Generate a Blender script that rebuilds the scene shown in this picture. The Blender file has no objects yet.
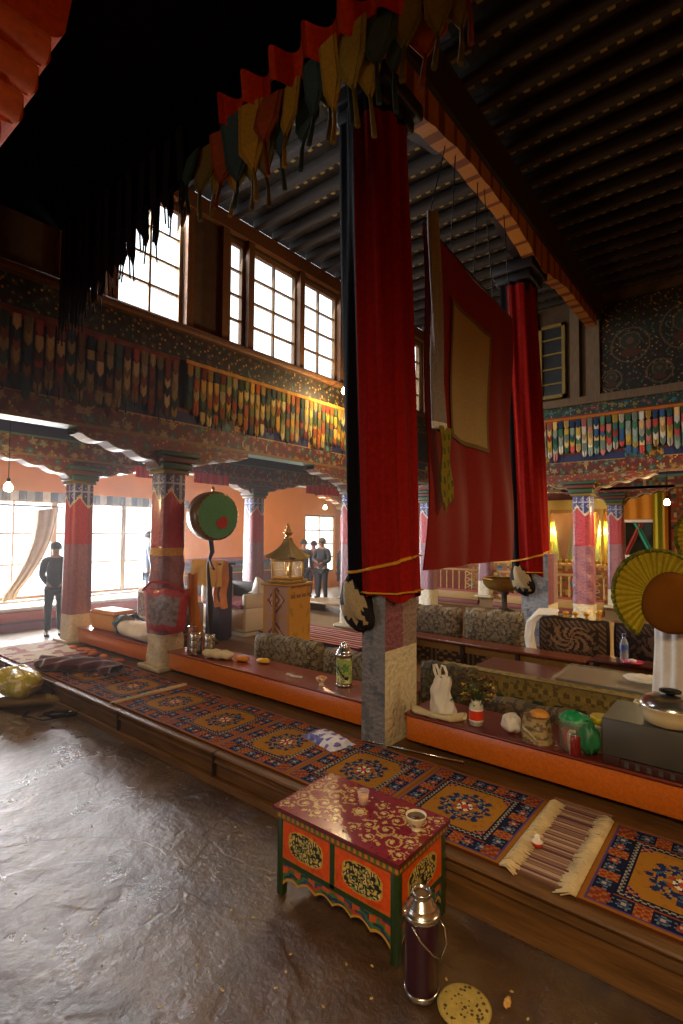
import bpy, math, random
from mathutils import Vector, Matrix, noise
PI=math.pi
random.seed(7)
SC=bpy.context.scene
COL=SC.collection
K=1.12                     # one drawing unit = 1.12 m
# ------------------------------------------------------------------ camera, sky, exposure, big lights
yaw,pitch,roll,F_PX=math.radians(38.9),math.radians(2.4),math.radians(0.45),518.0
Fw=Vector((-math.sin(yaw)*math.cos(pitch),math.cos(yaw)*math.cos(pitch),math.sin(pitch)))
Rt=Vector((math.cos(yaw),math.sin(yaw),0)); Up=Rt.cross(Fw)
Rt=(Rt*math.cos(roll)+Up*math.sin(roll)).normalized(); Up=Rt.cross(Fw).normalized()
cd=bpy.data.cameras.new('camera'); cam=bpy.data.objects.new('camera',cd); COL.objects.link(cam)
M=Matrix((Rt,Up,-Fw)).transposed().to_4x4(); M.translation=Vector((0,0,1.6*K)); cam.matrix_world=M
cd.sensor_fit='VERTICAL'; cd.sensor_height=36.0; cd.lens=F_PX*36.0/1024; cd.clip_start=0.05; cd.clip_end=200
SC.camera=cam
SC.view_settings.view_transform='Standard'; SC.view_settings.look='None'
SC.view_settings.exposure=0.12; SC.view_settings.gamma=1.0; SC.view_settings.use_curve_mapping=False
w=bpy.data.worlds.new('sky'); SC.world=w; w.use_nodes=True
bg=w.node_tree.nodes['Background']; bg.inputs[0].default_value=(0.86,0.93,1.0,1); bg.inputs[1].default_value=2.6
SC.cycles.use_denoising=True
SC.cycles.max_bounces=8; SC.cycles.diffuse_bounces=4; SC.cycles.glossy_bounces=3
SC.cycles.transmission_bounces=6; SC.cycles.transparent_max_bounces=12
SC.cycles.caustics_reflective=False; SC.cycles.caustics_refractive=False; SC.cycles.sample_clamp_indirect=6
def lin(h):
    if not isinstance(h,str): return tuple(h)[:3]
    h=h.lstrip('#'); r=[int(h[i:i+2],16)/255 for i in (0,2,4)]
    return tuple((c/12.92 if c<=0.04045 else ((c+0.055)/1.055)**2.4) for c in r)
def area(name,loc,d,sx,sy,power,col=(1,1,1),spread=PI):
    l=bpy.data.lights.new(name,'AREA'); l.shape='RECTANGLE'; l.size=sx*K; l.size_y=sy*K; l.energy=power; l.color=col; l.spread=spread
    o=bpy.data.objects.new(name,l); COL.objects.link(o); o.location=Vector(loc)*K
    o.rotation_euler=Vector(d).to_track_quat('-Z','Y').to_euler(); return o
def point(name,loc,power,col,r=0.05):
    l=bpy.data.lights.new(name,'POINT'); l.energy=power; l.color=col; l.shadow_soft_size=r*K
    o=bpy.data.objects.new(name,l); COL.objects.link(o); o.location=Vector(loc)*K; return o
# daylight just outside each window opening
area('daylight_left_window',(-10.35,4.75,1.3),(1,0,-.12),4.0,1.8,1700,(0.95,0.97,1.0))
area('daylight_far_window',(-10.35,11.5,1.3),(1,0,-.1),1.3,1.7,170,(1.0,0.95,0.88))
area('daylight_clerestory_south',(-5.12,2.7,4.5),(1,0,-.45),1.2,1.3,150,(0.9,0.95,1.0))
area('daylight_clerestory_north',(-5.12,6.0,4.5),(1,0,-.45),4.4,1.2,70,(0.9,0.95,1.0))
point('point_light_gallery',(-3.4,4.9,2.7),38,(1.0,0.74,0.44),0.12)  # extra warm point light, no bulb modelled at this spot
# added fill lights out of view
area('warm_fill_entrance',(0.6,-1.0,3.1),(-.62,.95,-1.25),1.0,1.0,50,(1.0,0.73,0.42),math.radians(105))
area('warm_fill_right_aisle',(1.8,4.6,3.0),(-.85,.05,-1.3),1.0,1.0,48,(1.0,0.70,0.38),math.radians(120))
area('warm_fill_shrine',(0.1,7.0,2.95),(-.55,.35,-1.2),.9,.9,95,(1.0,0.74,0.42),math.radians(125))
point('soft_fill_entrance',(1.2,-.6,1.0),4,(1.0,0.72,0.42),0.4)
area('cool_fill_front',(-6.5,-4.2,1.6),(0.15,1,-.12),3.0,2.4,60,(0.85,0.93,1.0))
# ------------------------------------------------------------------ haze volume added to imitate glare around the left windows
hz=bpy.data.materials.new('glare_haze'); hz.use_nodes=True; hn=hz.node_tree; hn.nodes.clear()
ho=hn.nodes.new('ShaderNodeOutputMaterial'); hv=hn.nodes.new('ShaderNodeVolumeScatter'); hv.inputs['Color'].default_value=(1,.965,.94,1); hv.inputs['Density'].default_value=.0055; hv.inputs['Anisotropy'].default_value=.55
hn.links.new(hv.outputs[0],ho.inputs['Volume'])
HAZE=hz
# ------------------------------------------------------------------ materials
MC={}
def nt(name):
    m=bpy.data.materials.new(name); m.use_nodes=True; n=m.node_tree.nodes; l=m.node_tree.links
    return m,n,l,n['Principled BSDF']
def mat(name,col='#808080',rough=.7,metal=0,var=.25,scale=8,bump=.15,bscale=40,spec=.4,coat=0,sheen=0,col2=None,aniso=(1,1,1),bdist=.01):
    if name in MC: return MC[name]
    m,n,l,b=nt(name); c=lin(col); c2=lin(col2) if col2 else tuple(x*(1-var) for x in c)
    tc=n.new('ShaderNodeTexCoord'); mp=n.new('ShaderNodeMapping'); mp.inputs['Scale'].default_value=aniso; l.new(tc.outputs['Object'],mp.inputs[0])
    t=n.new('ShaderNodeTexNoise'); t.inputs['Scale'].default_value=scale; t.inputs['Detail'].default_value=6; l.new(mp.outputs[0],t.inputs['Vector'])
    r=n.new('ShaderNodeValToRGB'); r.color_ramp.elements[0].position=.3; r.color_ramp.elements[1].position=.7
    r.color_ramp.elements[0].color=(*c2,1); r.color_ramp.elements[1].color=(*c,1); l.new(t.outputs['Fac'],r.inputs[0]); l.new(r.outputs[0],b.inputs['Base Color'])
    b.inputs['Roughness'].default_value=rough; b.inputs['Metallic'].default_value=metal; b.inputs['Specular IOR Level'].default_value=spec
    b.inputs['Coat Weight'].default_value=coat; b.inputs['Sheen Weight'].default_value=sheen
    if bump:
        t2=n.new('ShaderNodeTexNoise'); t2.inputs['Scale'].default_value=bscale; t2.inputs['Detail'].default_value=5; l.new(mp.outputs[0],t2.inputs['Vector'])
        bp=n.new('ShaderNodeBump'); bp.inputs['Strength'].default_value=bump; bp.inputs['Distance'].default_value=bdist; l.new(t2.outputs['Fac'],bp.inputs['Height']); l.new(bp.outputs[0],b.inputs['Normal'])
    MC[name]=m; return m
def vmat(name,rough=.8,bump=.3,bscale=120,metal=0,spec=.3,coat=0,bdist=.004,coatr=.15):
    """colour laid on face by face (painted or woven pattern of the thing itself)"""
    if name in MC: return MC[name]
    m,n,l,b=nt(name)
    a=n.new('ShaderNodeAttribute'); a.attribute_name='Col'
    tc=n.new('ShaderNodeTexCoord'); t=n.new('ShaderNodeTexNoise'); t.inputs['Scale'].default_value=bscale; t.inputs['Detail'].default_value=4; l.new(tc.outputs['Object'],t.inputs['Vector'])
    mr=n.new('ShaderNodeMapRange'); mr.inputs[1].default_value=.25; mr.inputs[2].default_value=.75; mr.inputs[3].default_value=.75; mr.inputs[4].default_value=1.12; l.new(t.outputs['Fac'],mr.inputs[0])
    mx=n.new('ShaderNodeVectorMath'); mx.operation='MULTIPLY'; l.new(a.outputs['Color'],mx.inputs[0]); l.new(mr.outputs[0],mx.inputs[1]); l.new(mx.outputs[0],b.inputs['Base Color'])
    b.inputs['Roughness'].default_value=rough; b.inputs['Metallic'].default_value=metal; b.inputs['Specular IOR Level'].default_value=spec
    b.inputs['Coat Weight'].default_value=coat; b.inputs['Coat Roughness'].default_value=coatr
    if bump:
        bp=n.new('ShaderNodeBump'); bp.inputs['Strength'].default_value=bump; bp.inputs['Distance'].default_value=bdist; l.new(t.outputs['Fac'],bp.inputs['Height']); l.new(bp.outputs[0],b.inputs['Normal'])
    MC[name]=m; return m
def glassy(name,col='#ffffff',alpha=.25,rough=.1,spec=.6):
    if name in MC: return MC[name]
    m,n,l,b=nt(name); b.inputs['Base Color'].default_value=(*lin(col),1); b.inputs['Roughness'].default_value=rough
    b.inputs['Specular IOR Level'].default_value=spec; b.inputs['Alpha'].default_value=alpha
    tc=n.new('ShaderNodeTexCoord'); t=n.new('ShaderNodeTexNoise'); t.inputs['Scale'].default_value=25; l.new(tc.outputs['Object'],t.inputs['Vector'])
    bp=n.new('ShaderNodeBump'); bp.inputs['Strength'].default_value=.5; bp.inputs['Distance'].default_value=.01; l.new(t.outputs['Fac'],bp.inputs['Height']); l.new(bp.outputs[0],b.inputs['Normal'])
    MC[name]=m; return m
def emit(name,col,s):
    if name in MC: return MC[name]
    m,n,l,b=nt(name); b.inputs['Base Color'].default_value=(*lin(col),1); b.inputs['Emission Color'].default_value=(*lin(col),1); b.inputs['Emission Strength'].default_value=s
    MC[name]=m; return m
def M_(n): return MC[n]
CLOTH=lambda: vmat('painted_cloth',.85,.35,60,bdist=.006)
PAINT=lambda: vmat('painted_wood',.55,.3,90,spec=.4)
RUGM=lambda: vmat('rug_wool',.95,.8,260,spec=.1,bdist=.004)
LACQ=lambda: vmat('lacquer',.32,.12,60,spec=.5,coat=.5)
PLASTIC=lambda: vmat('wrapped_plastic',.5,.9,28,spec=.6,coat=.35,bdist=.02,coatr=.2)
wood=mat('old_wood','#7a5230',.6,scale=5,var=.45,aniso=(1,8,8),bump=.35,bscale=12)
wood_step=mat('step_wood','#6c4a25',.5,scale=3,var=.55,aniso=(1,9,9),bump=.4,bscale=10,spec=.4)
dark_wood=mat('dark_wood','#33241a',.7,scale=6,var=.5,aniso=(1,6,6))
joist_m=mat('joist_wood','#30261e',.8,scale=4,var=.4,aniso=(1,5,5))
black_cloth=mat('black_cloth','#0d0b0e',.95,var=.4,spec=.1)
iron=mat('black_iron','#151312',.5,.6)
brass=mat('brass','#b08a3c',.35,.9,var=.3)
steel=mat('steel','#c9c9c4',.22,.95,var=.12,bump=.05)
white_plastic=mat('white_plastic','#dcd8cc',.45,var=.1,bump=.3,bscale=18,bdist=.02)
cream_cloth=mat('cream_cloth','#cfc09a',.9,var=.2,bump=.5,bscale=14,bdist=.03)
white_cloth=mat('white_cloth','#dcd6cb',.85,var=.14,bump=.5,bscale=9,bdist=.03)
def stone():
    m,n,l,b=nt('worn_earth_floor')
    tc=n.new('ShaderNodeTexCoord')
    def N(s,d=6,ro=.6,dist=0):
        t=n.new('ShaderNodeTexNoise'); t.inputs['Scale'].default_value=s; t.inputs['Detail'].default_value=d; t.inputs['Roughness'].default_value=ro; t.inputs['Distortion'].default_value=dist; l.new(tc.outputs['Object'],t.inputs['Vector']); return t
    def R(src,*st):
        r=n.new('ShaderNodeValToRGB'); e=r.color_ramp.elements
        while len(e)<len(st): e.new(.5)
        for k,(p,c) in enumerate(st): e[k].position=p; e[k].color=(*lin(c),1)
        l.new(src,r.inputs[0]); return r
    a=R(N(1.3,8,.6,.8).outputs['Fac'],(.3,'#3c2816'),(.45,'#583e27'),(.58,'#6c5334'),(.75,'#524230'))
    v=n.new('ShaderNodeTexVoronoi'); v.inputs['Scale'].default_value=26; l.new(tc.outputs['Object'],v.inputs['Vector'])
    rv=R(v.outputs['Distance'],(.0,'#b8a078'),(.13,'#6a5c4c'),(.2,'#808080'),(1.,'#808080'))
    n3=R(N(9,7,.7).outputs['Fac'],(.3,'#555555'),(.7,'#aaaaaa'))
    def mix(t,f,x,y):
        q=n.new('ShaderNodeMix'); q.data_type='RGBA'; q.blend_type=t; q.inputs[0].default_value=f; l.new(x,q.inputs[6]); l.new(y,q.inputs[7]); return q.outputs[2]
    c=mix('OVERLAY',.45,a.outputs[0],n3.outputs[0]); c=mix('OVERLAY',.4,c,rv.outputs[0]); l.new(c,b.inputs['Base Color'])
    rr=n.new('ShaderNodeMapRange'); rr.inputs[1].default_value=.3; rr.inputs[2].default_value=.7; rr.inputs[3].default_value=.22; rr.inputs[4].default_value=.40
    l.new(N(2.2,5).outputs['Fac'],rr.inputs[0]); l.new(rr.outputs[0],b.inputs['Roughness']); b.inputs['Specular IOR Level'].default_value=.85
    # worn plaster layers: broad terraces, pits and fine grain
    t1=N(.9,3,.5,1.2); st=n.new('ShaderNodeMath'); st.operation='MULTIPLY'; st.inputs[1].default_value=5; l.new(t1.outputs['Fac'],st.inputs[0])
    fr=n.new('ShaderNodeMath'); fr.operation='PINGPONG'; fr.inputs[1].default_value=1; l.new(st.outputs[0],fr.inputs[0])
    r2=n.new('ShaderNodeMapRange'); r2.inputs[1].default_value=.42; r2.inputs[2].default_value=.5; r2.inputs[4].default_value=1; l.new(fr.outputs[0],r2.inputs[0])
    b1=n.new('ShaderNodeBump'); b1.inputs['Strength'].default_value=.28; b1.inputs['Distance'].default_value=.012; l.new(r2.outputs[0],b1.inputs['Height'])
    b2=n.new('ShaderNodeBump'); b2.inputs['Strength'].default_value=.45; b2.inputs['Distance'].default_value=.05; l.new(N(5,5,.55).outputs['Fac'],b2.inputs['Height']); l.new(b1.outputs[0],b2.inputs['Normal'])
    b3=n.new('ShaderNodeBump'); b3.inputs['Strength'].default_value=.5; b3.inputs['Distance'].default_value=.01; l.new(N(45,6,.7).outputs['Fac'],b3.inputs['Height']); l.new(b2.outputs[0],b3.inputs['Normal'])
    l.new(b3.outputs[0],b.inputs['Normal']); return m
stone_m=stone()
# ------------------------------------------------------------------ mesh builder
class MB:
    def __init__(s): s.v=[];s.f=[];s.c=[];s.mi=[];s.sm=[];s.cur=0
    def vert(s,*p): s.v.append(tuple(p)); return len(s.v)-1
    def face(s,ix,col=None,sm=False): s.f.append(tuple(ix)); s.c.append(col); s.mi.append(s.cur); s.sm.append(sm)
    def box(s,x0,x1,y0,y1,z0,z1,col=None,T=None):
        p=[(x0,y0,z0),(x1,y0,z0),(x1,y1,z0),(x0,y1,z0),(x0,y0,z1),(x1,y0,z1),(x1,y1,z1),(x0,y1,z1)]
        if T: p=[T(q) for q in p]
        i=[s.vert(*q) for q in p]
        for f in ((0,3,2,1),(4,5,6,7),(0,1,5,4),(1,2,6,5),(2,3,7,6),(3,0,4,7)): s.face([i[k] for k in f],col)
        return s
    def bbox(s,x0,x1,y0,y1,z0,z1,r=.01,col=None,n=2,T=None):
        """box with rounded vertical and horizontal edges"""
        xs,ys,zs=(x0+x1)/2,(y0+y1)/2,(z0+z1)/2; hx,hy,hz=(x1-x0)/2,(y1-y0)/2,(z1-z0)/2; r=min(r,hx*.98,hy*.98,hz*.98)
        rings=[]
        for k in range(n+1):
            a=-PI/2+PI/2*k/n; rings.append((-hz+r+r*math.sin(a),r*math.cos(a)))
        for k in range(n+1):
            a=PI/2*k/n; rings.append((hz-r+r*math.sin(a),r*math.cos(a)))
        L=[]
        for z,rr in rings:
            row=[]
            for q,(cx,cy) in enumerate(((1,1),(-1,1),(-1,-1),(1,-1))):
                for k in range(n+1):
                    a=PI/2*q+PI/2*k/n; p=(xs+cx*(hx-r)+rr*math.cos(a),ys+cy*(hy-r)+rr*math.sin(a),zs+z)
                    if T: p=T(p)
                    row.append(s.vert(*p))
            L.append(row)
        for a,b in zip(L,L[1:]):
            m=len(a)
            for k in range(m): s.face((a[k],a[(k+1)%m],b[(k+1)%m],b[k]),col,True)
        s.face(L[0][::-1],col); s.face(L[-1],col); return s
    def grid(s,nu,nv,pf,cf=None,sm=True,wrap=False):
        ix=[[s.vert(*pf(i/nu,j/nv)) for j in range(nv+1)] for i in range(nu if wrap else nu+1)]
        for i in range(nu):
            a=ix[i]; b=ix[(i+1)%len(ix)]
            for j in range(nv):
                s.face((a[j],b[j],b[j+1],a[j+1]),cf((i+.5)/nu,(j+.5)/nv) if cf else None,sm)
        return s
    def lathe(s,prof,n=24,c=(0,0),col=None,cap=True,T=None,cf=None):
        L=[]
        for r,z in prof:
            row=[]
            for k in range(n):
                a=2*PI*k/n; p=(c[0]+r*math.cos(a),c[1]+r*math.sin(a),z)
                if T: p=T(p)
                row.append(s.vert(*p))
            L.append(row)
        for q,(a,b) in enumerate(zip(L,L[1:])):
            for k in range(n): s.face((a[k],a[(k+1)%n],b[(k+1)%n],b[k]),cf(k/n,q) if cf else col,True)
        if cap: s.face(L[0][::-1],cf(0,0) if cf else col); s.face(L[-1],cf(0,len(prof)-2) if cf else col)
        return s
    def tube(s,pts,r,n=8,col=None,cap=True,flat=1.0):
        pts=[Vector(p) for p in pts]; R=r if callable(r) else (lambda t:r); L=[]; prev=None
        for k,p in enumerate(pts):
            t=(pts[min(k+1,len(pts)-1)]-pts[max(k-1,0)]).normalized()
            if prev is None: a=t.orthogonal().normalized() if abs(t.z)>.9 else t.cross(Vector((0,0,1))).normalized()
            else: a=(prev-t*prev.dot(t)).normalized()
            prev=a; b=t.cross(a); rr=R(k/max(1,len(pts)-1))
            L.append([s.vert(*(p+a*rr*math.cos(2*PI*q/n)+b*rr*flat*math.sin(2*PI*q/n))) for q in range(n)])
        for a,b in zip(L,L[1:]):
            for k in range(n): s.face((a[k],a[(k+1)%n],b[(k+1)%n],b[k]),col,True)
        if cap: s.face(L[0][::-1],col); s.face(L[-1],col)
        return s
    def prism(s,poly,d0,d1,ax='x',col=None,ecol=None,T=None):
        """poly in the two other axes, extruded from d0 to d1 along ax"""
        def P(a,b,d):
            p={'x':(d,a,b),'y':(a,d,b),'z':(a,b,d)}[ax]; return T(p) if T else p
        A=[s.vert(*P(a,b,d0)) for a,b in poly]; B=[s.vert(*P(a,b,d1)) for a,b in poly]; n=len(poly)
        s.face(A[::-1],col); s.face(B,col)
        for k in range(n): s.face((A[k],A[(k+1)%n],B[(k+1)%n],B[k]),ecol or col)
        return s
    def pbox(s,x0,x1,y0,y1,z0,z1,res,cf,faces='xXyYzZ'):
        """box whose faces are gridded and painted: cf(face, u, v) with u, v in drawing units"""
        dx,dy,dz=x1-x0,y1-y0,z1-z0; g=lambda d:max(1,round(d/res))
        for f in faces:
            if f in 'xX':
                X=x0 if f=='x' else x1
                s.grid(g(dy),g(dz),(lambda u,v:(X,y0+dy*(u if f=='X' else 1-u),z0+dz*v)),(lambda u,v:cf(f,u*dy,v*dz)),False)
            elif f in 'yY':
                Y=y0 if f=='y' else y1
                s.grid(g(dx),g(dz),(lambda u,v:(x0+dx*(u if f=='y' else 1-u),Y,z0+dz*v)),(lambda u,v:cf(f,u*dx,v*dz)),False)
            else:
                Z=z0 if f=='z' else z1
                s.grid(g(dx),g(dy),(lambda u,v:(x0+dx*u,y0+dy*(v if f=='Z' else 1-v),Z)),(lambda u,v:cf(f,u*dx,v*dy)),False)
        return s
    def build(s,name,mats,parent=None,loc=(0,0,0),rz=0,kind=None):
        me=bpy.data.meshes.new(name); me.from_pydata([(a*K,b*K,c*K) for a,b,c in s.v],[],s.f)
        for m in (mats if isinstance(mats,(list,tuple)) else [mats]): me.materials.append(m)
        me.polygons.foreach_set('material_index',s.mi); me.polygons.foreach_set('use_smooth',s.sm)
        if any(c is not None for c in s.c):
            at=me.color_attributes.new('Col','FLOAT_COLOR','CORNER'); buf=[]
            for f,c in zip(s.f,s.c):
                c=lin(c) if c is not None else (.5,.5,.5); buf.extend((*c,1)*len(f))
            at.data.foreach_set('color',buf)
        me.update(); o=bpy.data.objects.new(name,me); COL.objects.link(o); o.location=Vector(loc)*K; o.rotation_euler=(0,0,rz)
        if parent: o.parent=parent
        if kind: o['kind']=kind
        return o
def tag(o,label,cat,group=None,kind=None):
    o['label']=label; o['category']=cat
    if group: o['group']=group
    if kind: o['kind']=kind
    return o
def thing(name,label,cat,loc,rz=0,group=None):
    o=bpy.data.objects.new(name,None); COL.objects.link(o); o.location=Vector(loc)*K; o.rotation_euler=(0,0,rz); o.empty_display_size=.1
    return tag(o,label,cat,group)
def copy_tree(o,parent=None):
    c=o.copy(); COL.objects.link(c)
    if parent: c.parent=parent
    for ch in list(o.children): copy_tree(ch,c)
    return c
def struct(name,mb,m): return mb.build(name,m,kind='structure')
def nz(x,y,z=0,s=1): return noise.noise(Vector((x*s,y*s,z)))
def hsh(i,j,k=0): return (math.sin(i*127.1+j*311.7+k*74.7)*43758.5453)%1
def shade(h,f): c=lin(h); return tuple(min(1,x*f) for x in c)
# ------------------------------------------------------------------ painted patterns
RED,NAVY,GREEN,GOLD,CREAM,TEAL,PINK,ORANGE='#8e2a1c','#1d2650','#3d6b46','#b8862f','#cdbb92','#3f7c80','#b45a5c','#c2571c'
def floral(u,v,base,pal,s=9,seed=0,th=.12):
    """scrolling painted flowers"""
    i,j=math.floor(u*s),math.floor(v*s); best=None
    for di in (-1,0,1):
        for dj in (-1,0,1):
            a,b=i+di,j+dj; cx=(a+.5+.5*(hsh(a,b,seed)-.5))/s; cy=(b+.5+.5*(hsh(b,a,seed+3)-.5))/s
            d=math.hypot(u-cx,v-cy)*s; th_=math.atan2(v-cy,u-cx); rr=.36+.09*math.cos(5*th_+6*hsh(a,b,9))
            if d<rr and (best is None or d<best[0]): best=(d,rr,hsh(a,b,seed+5))
    if best:
        d,rr,h=best
        if d<.09: return lin('#8a744c')
        if d>rr*.8: return shade(pal[int(h*len(pal))],.45)
        return lin(pal[int(h*len(pal))])
    w=abs(math.sin(u*s*2.1+2.2*math.sin(v*s*1.7+seed))-.2)
    if w<th: return lin(GREEN if hsh(i,j)>.5 else GOLD)
    return lin(base)
def fret(u,v,c1,c2,p=.085):
    a=(u/p)%1; b=(v/p)%1; q=max(abs(a-.5),abs(b-.5))
    if .40<q<.47 or (.22<q<.30 and not(a>.5 and abs(b-.5)<.12)) or q<.08: return lin(c2)
    return lin(c1)
exec_order=None
# ================================================================== SETTING
# --- floor
mb=MB(); mb.grid(150,70,lambda u,v:(-10.2+14.2*u,-4.6+6.8*v,.012*nz(u*14.2,v*6.8,1,1.1)+.005*nz(u*13.4,v*6.8,5,3.5)-.004)); struct('floor',mb,stone_m)
mb=MB(); mb.box(-10.2,-7.1,2.2,14,-.12,0); mb.box(-7.1,4,9.6,14,-.12,0)
struct('floor',mb,mat('pale_floor','#8f8577',.3,var=.25,scale=3,bump=.1))
mb=MB(); mb.box(-10.05,-3.0,.5,13.8,.03,3.03); o=mb.build('glare_haze',HAZE); tag(o,'faint haze volume added to imitate glare by the bright left window','haze',None,'stuff')
# --- raised wooden step carrying the rugs (dais)
prof=[(2.145,.2),(2.118,.197),(2.112,.187),(2.118,.176),(2.135,.172),(2.135,.160),(2.120,.154),(2.117,.135),(2.137,.128),(2.137,.118),(2.137,.052),(2.105,.046),(2.10,.0),(2.3,0),(9.6,0),(9.6,.2)]
mb=MB(); mb.prism(prof,-7.1,4,'x'); struct('trim_1',mb,wood_step)
mb=MB()
for x0 in (-6.3,-5.15,-3.95,-2.75,-1.45,-.2,1.1): mb.box(x0,x0+.012,2.1085,2.3,.002,.2008)
struct('trim_2',mb,dark_wood)
# --- left wall with its two windows
orange=mat('orange_wall','#ec920a',.8,var=.12,scale=2,bump=.2)
def wall_x(mb,X0,X1,y0,y1,z0,z1,holes):
    ys=sorted({y0,y1,*[h[0] for h in holes],*[h[1] for h in holes]})
    for a,b in zip(ys,ys[1:]):
        h=[q for q in holes if q[0]<=a and q[1]>=b]
        if not h: mb.box(X0,X1,a,b,z0,z1)
        else:
            z=z0
            for q in h:
                if q[2]>z: mb.box(X0,X1,a,b,z,q[2])
                z=q[3]
            mb.box(X0,X1,a,b,z,z1)
mb=MB(); wall_x(mb,-10.2,-10.1,-4.6,14,0,3.05,[(2.77,6.79,.41,2.165),(10.86,12.2,.46,2.14)]); struct('wall_left',mb,orange)
def band(f,u,v):
    if v<.5: return lin('#5e2a30') if v<.46 else lin(GOLD)
    if v<.62: return lin('#3c6b52') if abs(v-.56)<.03 else lin('#7a3038')
    if v<.72: return floral(u,v,'#27436b',[GREEN,PINK],14)
    return lin('#27436b') if v<.78 else lin(RED)
mb=MB(); mb.pbox(-10.1,-10.085,6.9,10.8,.14,1.0,.03,band,'XZ'); mb.pbox(-10.1,-10.085,12.3,13.9,.14,1.0,.03,band,'XZ'); struct('trim_3',mb,PAINT())
mb=MB(); mb.box(-10.2,4,13.9,14.0,0,3.05); struct('wall_back',mb,mat('red_plaster','#8a3a24',.8))
mb=MB(); mb.box(-10.3,4.1,-4.7,-4.6,0,3.05); mb.box(-5.0,4.1,-4.7,-4.6,3.05,5.7); struct('wall_front',mb,orange)
mb=MB(); mb.box(4,4.1,-4.7,13.6,0,5.7); struct('wall_right',mb,orange)
# window frames
frame_m=mat('window_frame_wood','#8a6a44',.6,var=.3,aniso=(6,6,1))
def window(name,X,y0,y1,z0,z1,ny,nz_,t=.05,bar=.022,pane='window_glass',fm=None,dep=.06):
    mb=MB(); fm=fm or frame_m
    mb.box(X-dep/2,X+dep/2,y0,y1,z0,z0+t); mb.box(X-dep/2,X+dep/2,y0,y1,z1-t,z1)
    mb.box(X-dep/2,X+dep/2,y0,y0+t,z0+t,z1-t); mb.box(X-dep/2,X+dep/2,y1-t,y1,z0+t,z1-t)
    w,h=(y1-y0-2*t),(z1-z0-2*t)
    for k in range(1,ny): yy=y0+t+w*k/ny; mb.box(X-dep/3,X+dep/3,yy-bar/2,yy+bar/2,z0+t,z1-t)
    for k in range(1,nz_): zz=z0+t+h*k/nz_; mb.box(X-dep/3.5,X+dep/3.5,y0+t,y1-t,zz-bar/2,zz+bar/2)
    o=struct(name,mb,fm)
    g=MB(); g.box(X-.003,X+.003,y0+t,y1-t,z0+t,z1-t); q=g.build('window_pane',glassy(pane,'#e8f0f4',.10,.15),o); return o
for k in range(3): window('window_1',-10.15,2.77+k*1.34,2.77+(k+1)*1.34,.41,2.165,2,3,.05,.03)
window('window_2',-10.15,10.86,12.2,.46,2.14,2,4,.05,.03)
mb=MB(); mb.box(-10.1,-9.98,2.7,6.9,.37,.405); struct('trim_4',mb,mat('sill_paint','#9c9486',.6))
# pleated grey-blue pelmet over the big window
def pleat(mb,X,y0,y1,z0,z1,p,amp,cols,thick=.012):
    n=round((y1-y0)/p*6)
    for s in (1,0):
        mb.grid(n,4,lambda u,v:(X+s*thick+amp*math.sin(2*PI*(y1-y0)*u/p)*(.3+.7*(1-v)),y0+(y1-y0)*u,z0+(z1-z0)*v),lambda u,v:lin(cols[int((y1-y0)*u/p)%len(cols)]))
mb=MB(); pleat(mb,-10.05,2.7,6.95,2.14,2.31,.13,.015,['#5a6b7c','#c8ccc8','#4c5c74','#8d9aa0']); tag(mb.build('window_pelmet',CLOTH()),'grey and white pleated pelmet above the big bright window','pelmet')
# gallery ceiling and upper ceiling
mb=MB(); mb.box(-10.2,-4.95,-4.7,14,3.05,3.15); mb.box(-4.95,4,8.9,14,3.05,3.15); struct('ceiling',mb,mat('gallery_ceiling','#6b3a22',.8))
mb=MB()
n=130
mb.grid(100,260,lambda u,v:(-4.95+9*u,-4.6+13.5*v,5.50+.012*abs(math.sin(u*9/.07*PI))),None,False)
mb.box(-4.95,4.1,-4.7,8.9,5.56,5.66)
struct('ceiling',mb,mat('ceiling_sticks','#3a2f22',.85,var=.4))
for k in range(42):
    y=-4.4+k*.32
    mb=MB(); mb.bbox(-4.85,4,y-.05,y+.05,5.38,5.50,.03); struct('ceiling_joist',mb,joist_m)
# ochre blocks between the joists, painting in lit edges of the ceiling sticks
mb=MB()
for k in range(16,42):
    y=-4.4+k*.32
    for q in range(42): x=-3.9+q*.12; mb.box(x,x+.05,y+.052,y+.085,5.40,5.46)
struct('trim_5',mb,mat('lit_stick_ochre','#8a7436',.8))
# --- clerestory wall over the left colonnade (plane x = -4.85) and over the far colonnade (plane y = 8.8)
cler=mat('clerestory_timber','#5d4a38',.8,var=.35)
wins=[(2.05,2.36),(2.48,3.25),(3.87,4.13),(4.22,5.06),(5.12,5.92),(6.0,6.85),(7.1,8.4)]
mb=MB(); wall_x(mb,-5.0,-4.88,-4.6,8.8,3.05,5.4,[(a,b,3.84,5.16) for a,b in wins]); struct('wall_left',mb,cler)
for k,(a,b) in enumerate(wins):
    window('window_%d'%(k+3),-4.93,a,b,3.84,5.16,1 if b-a<.4 else 2,4,.045,.025,'dusty_glass')
mb=MB(); mb.bbox(-4.9,-4.72,-4.6,8.8,3.74,3.82,.02); mb.box(-4.9,-4.79,-4.6,8.8,3.82,3.85); mb.box(-4.9,-4.8,-4.6,8.8,5.2,5.38)
for y in (.6,1.98,2.42,3.30,3.78,4.175,5.09,5.96,6.95,8.5): mb.box(-4.89,-4.82,y-.045,y+.045,3.85,5.2)
struct('trim_6',mb,wood)
mb=MB(); mb.box(-4.95,4,8.85,8.95,3.05,5.5); struct('wall_back',mb,cler)
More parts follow.
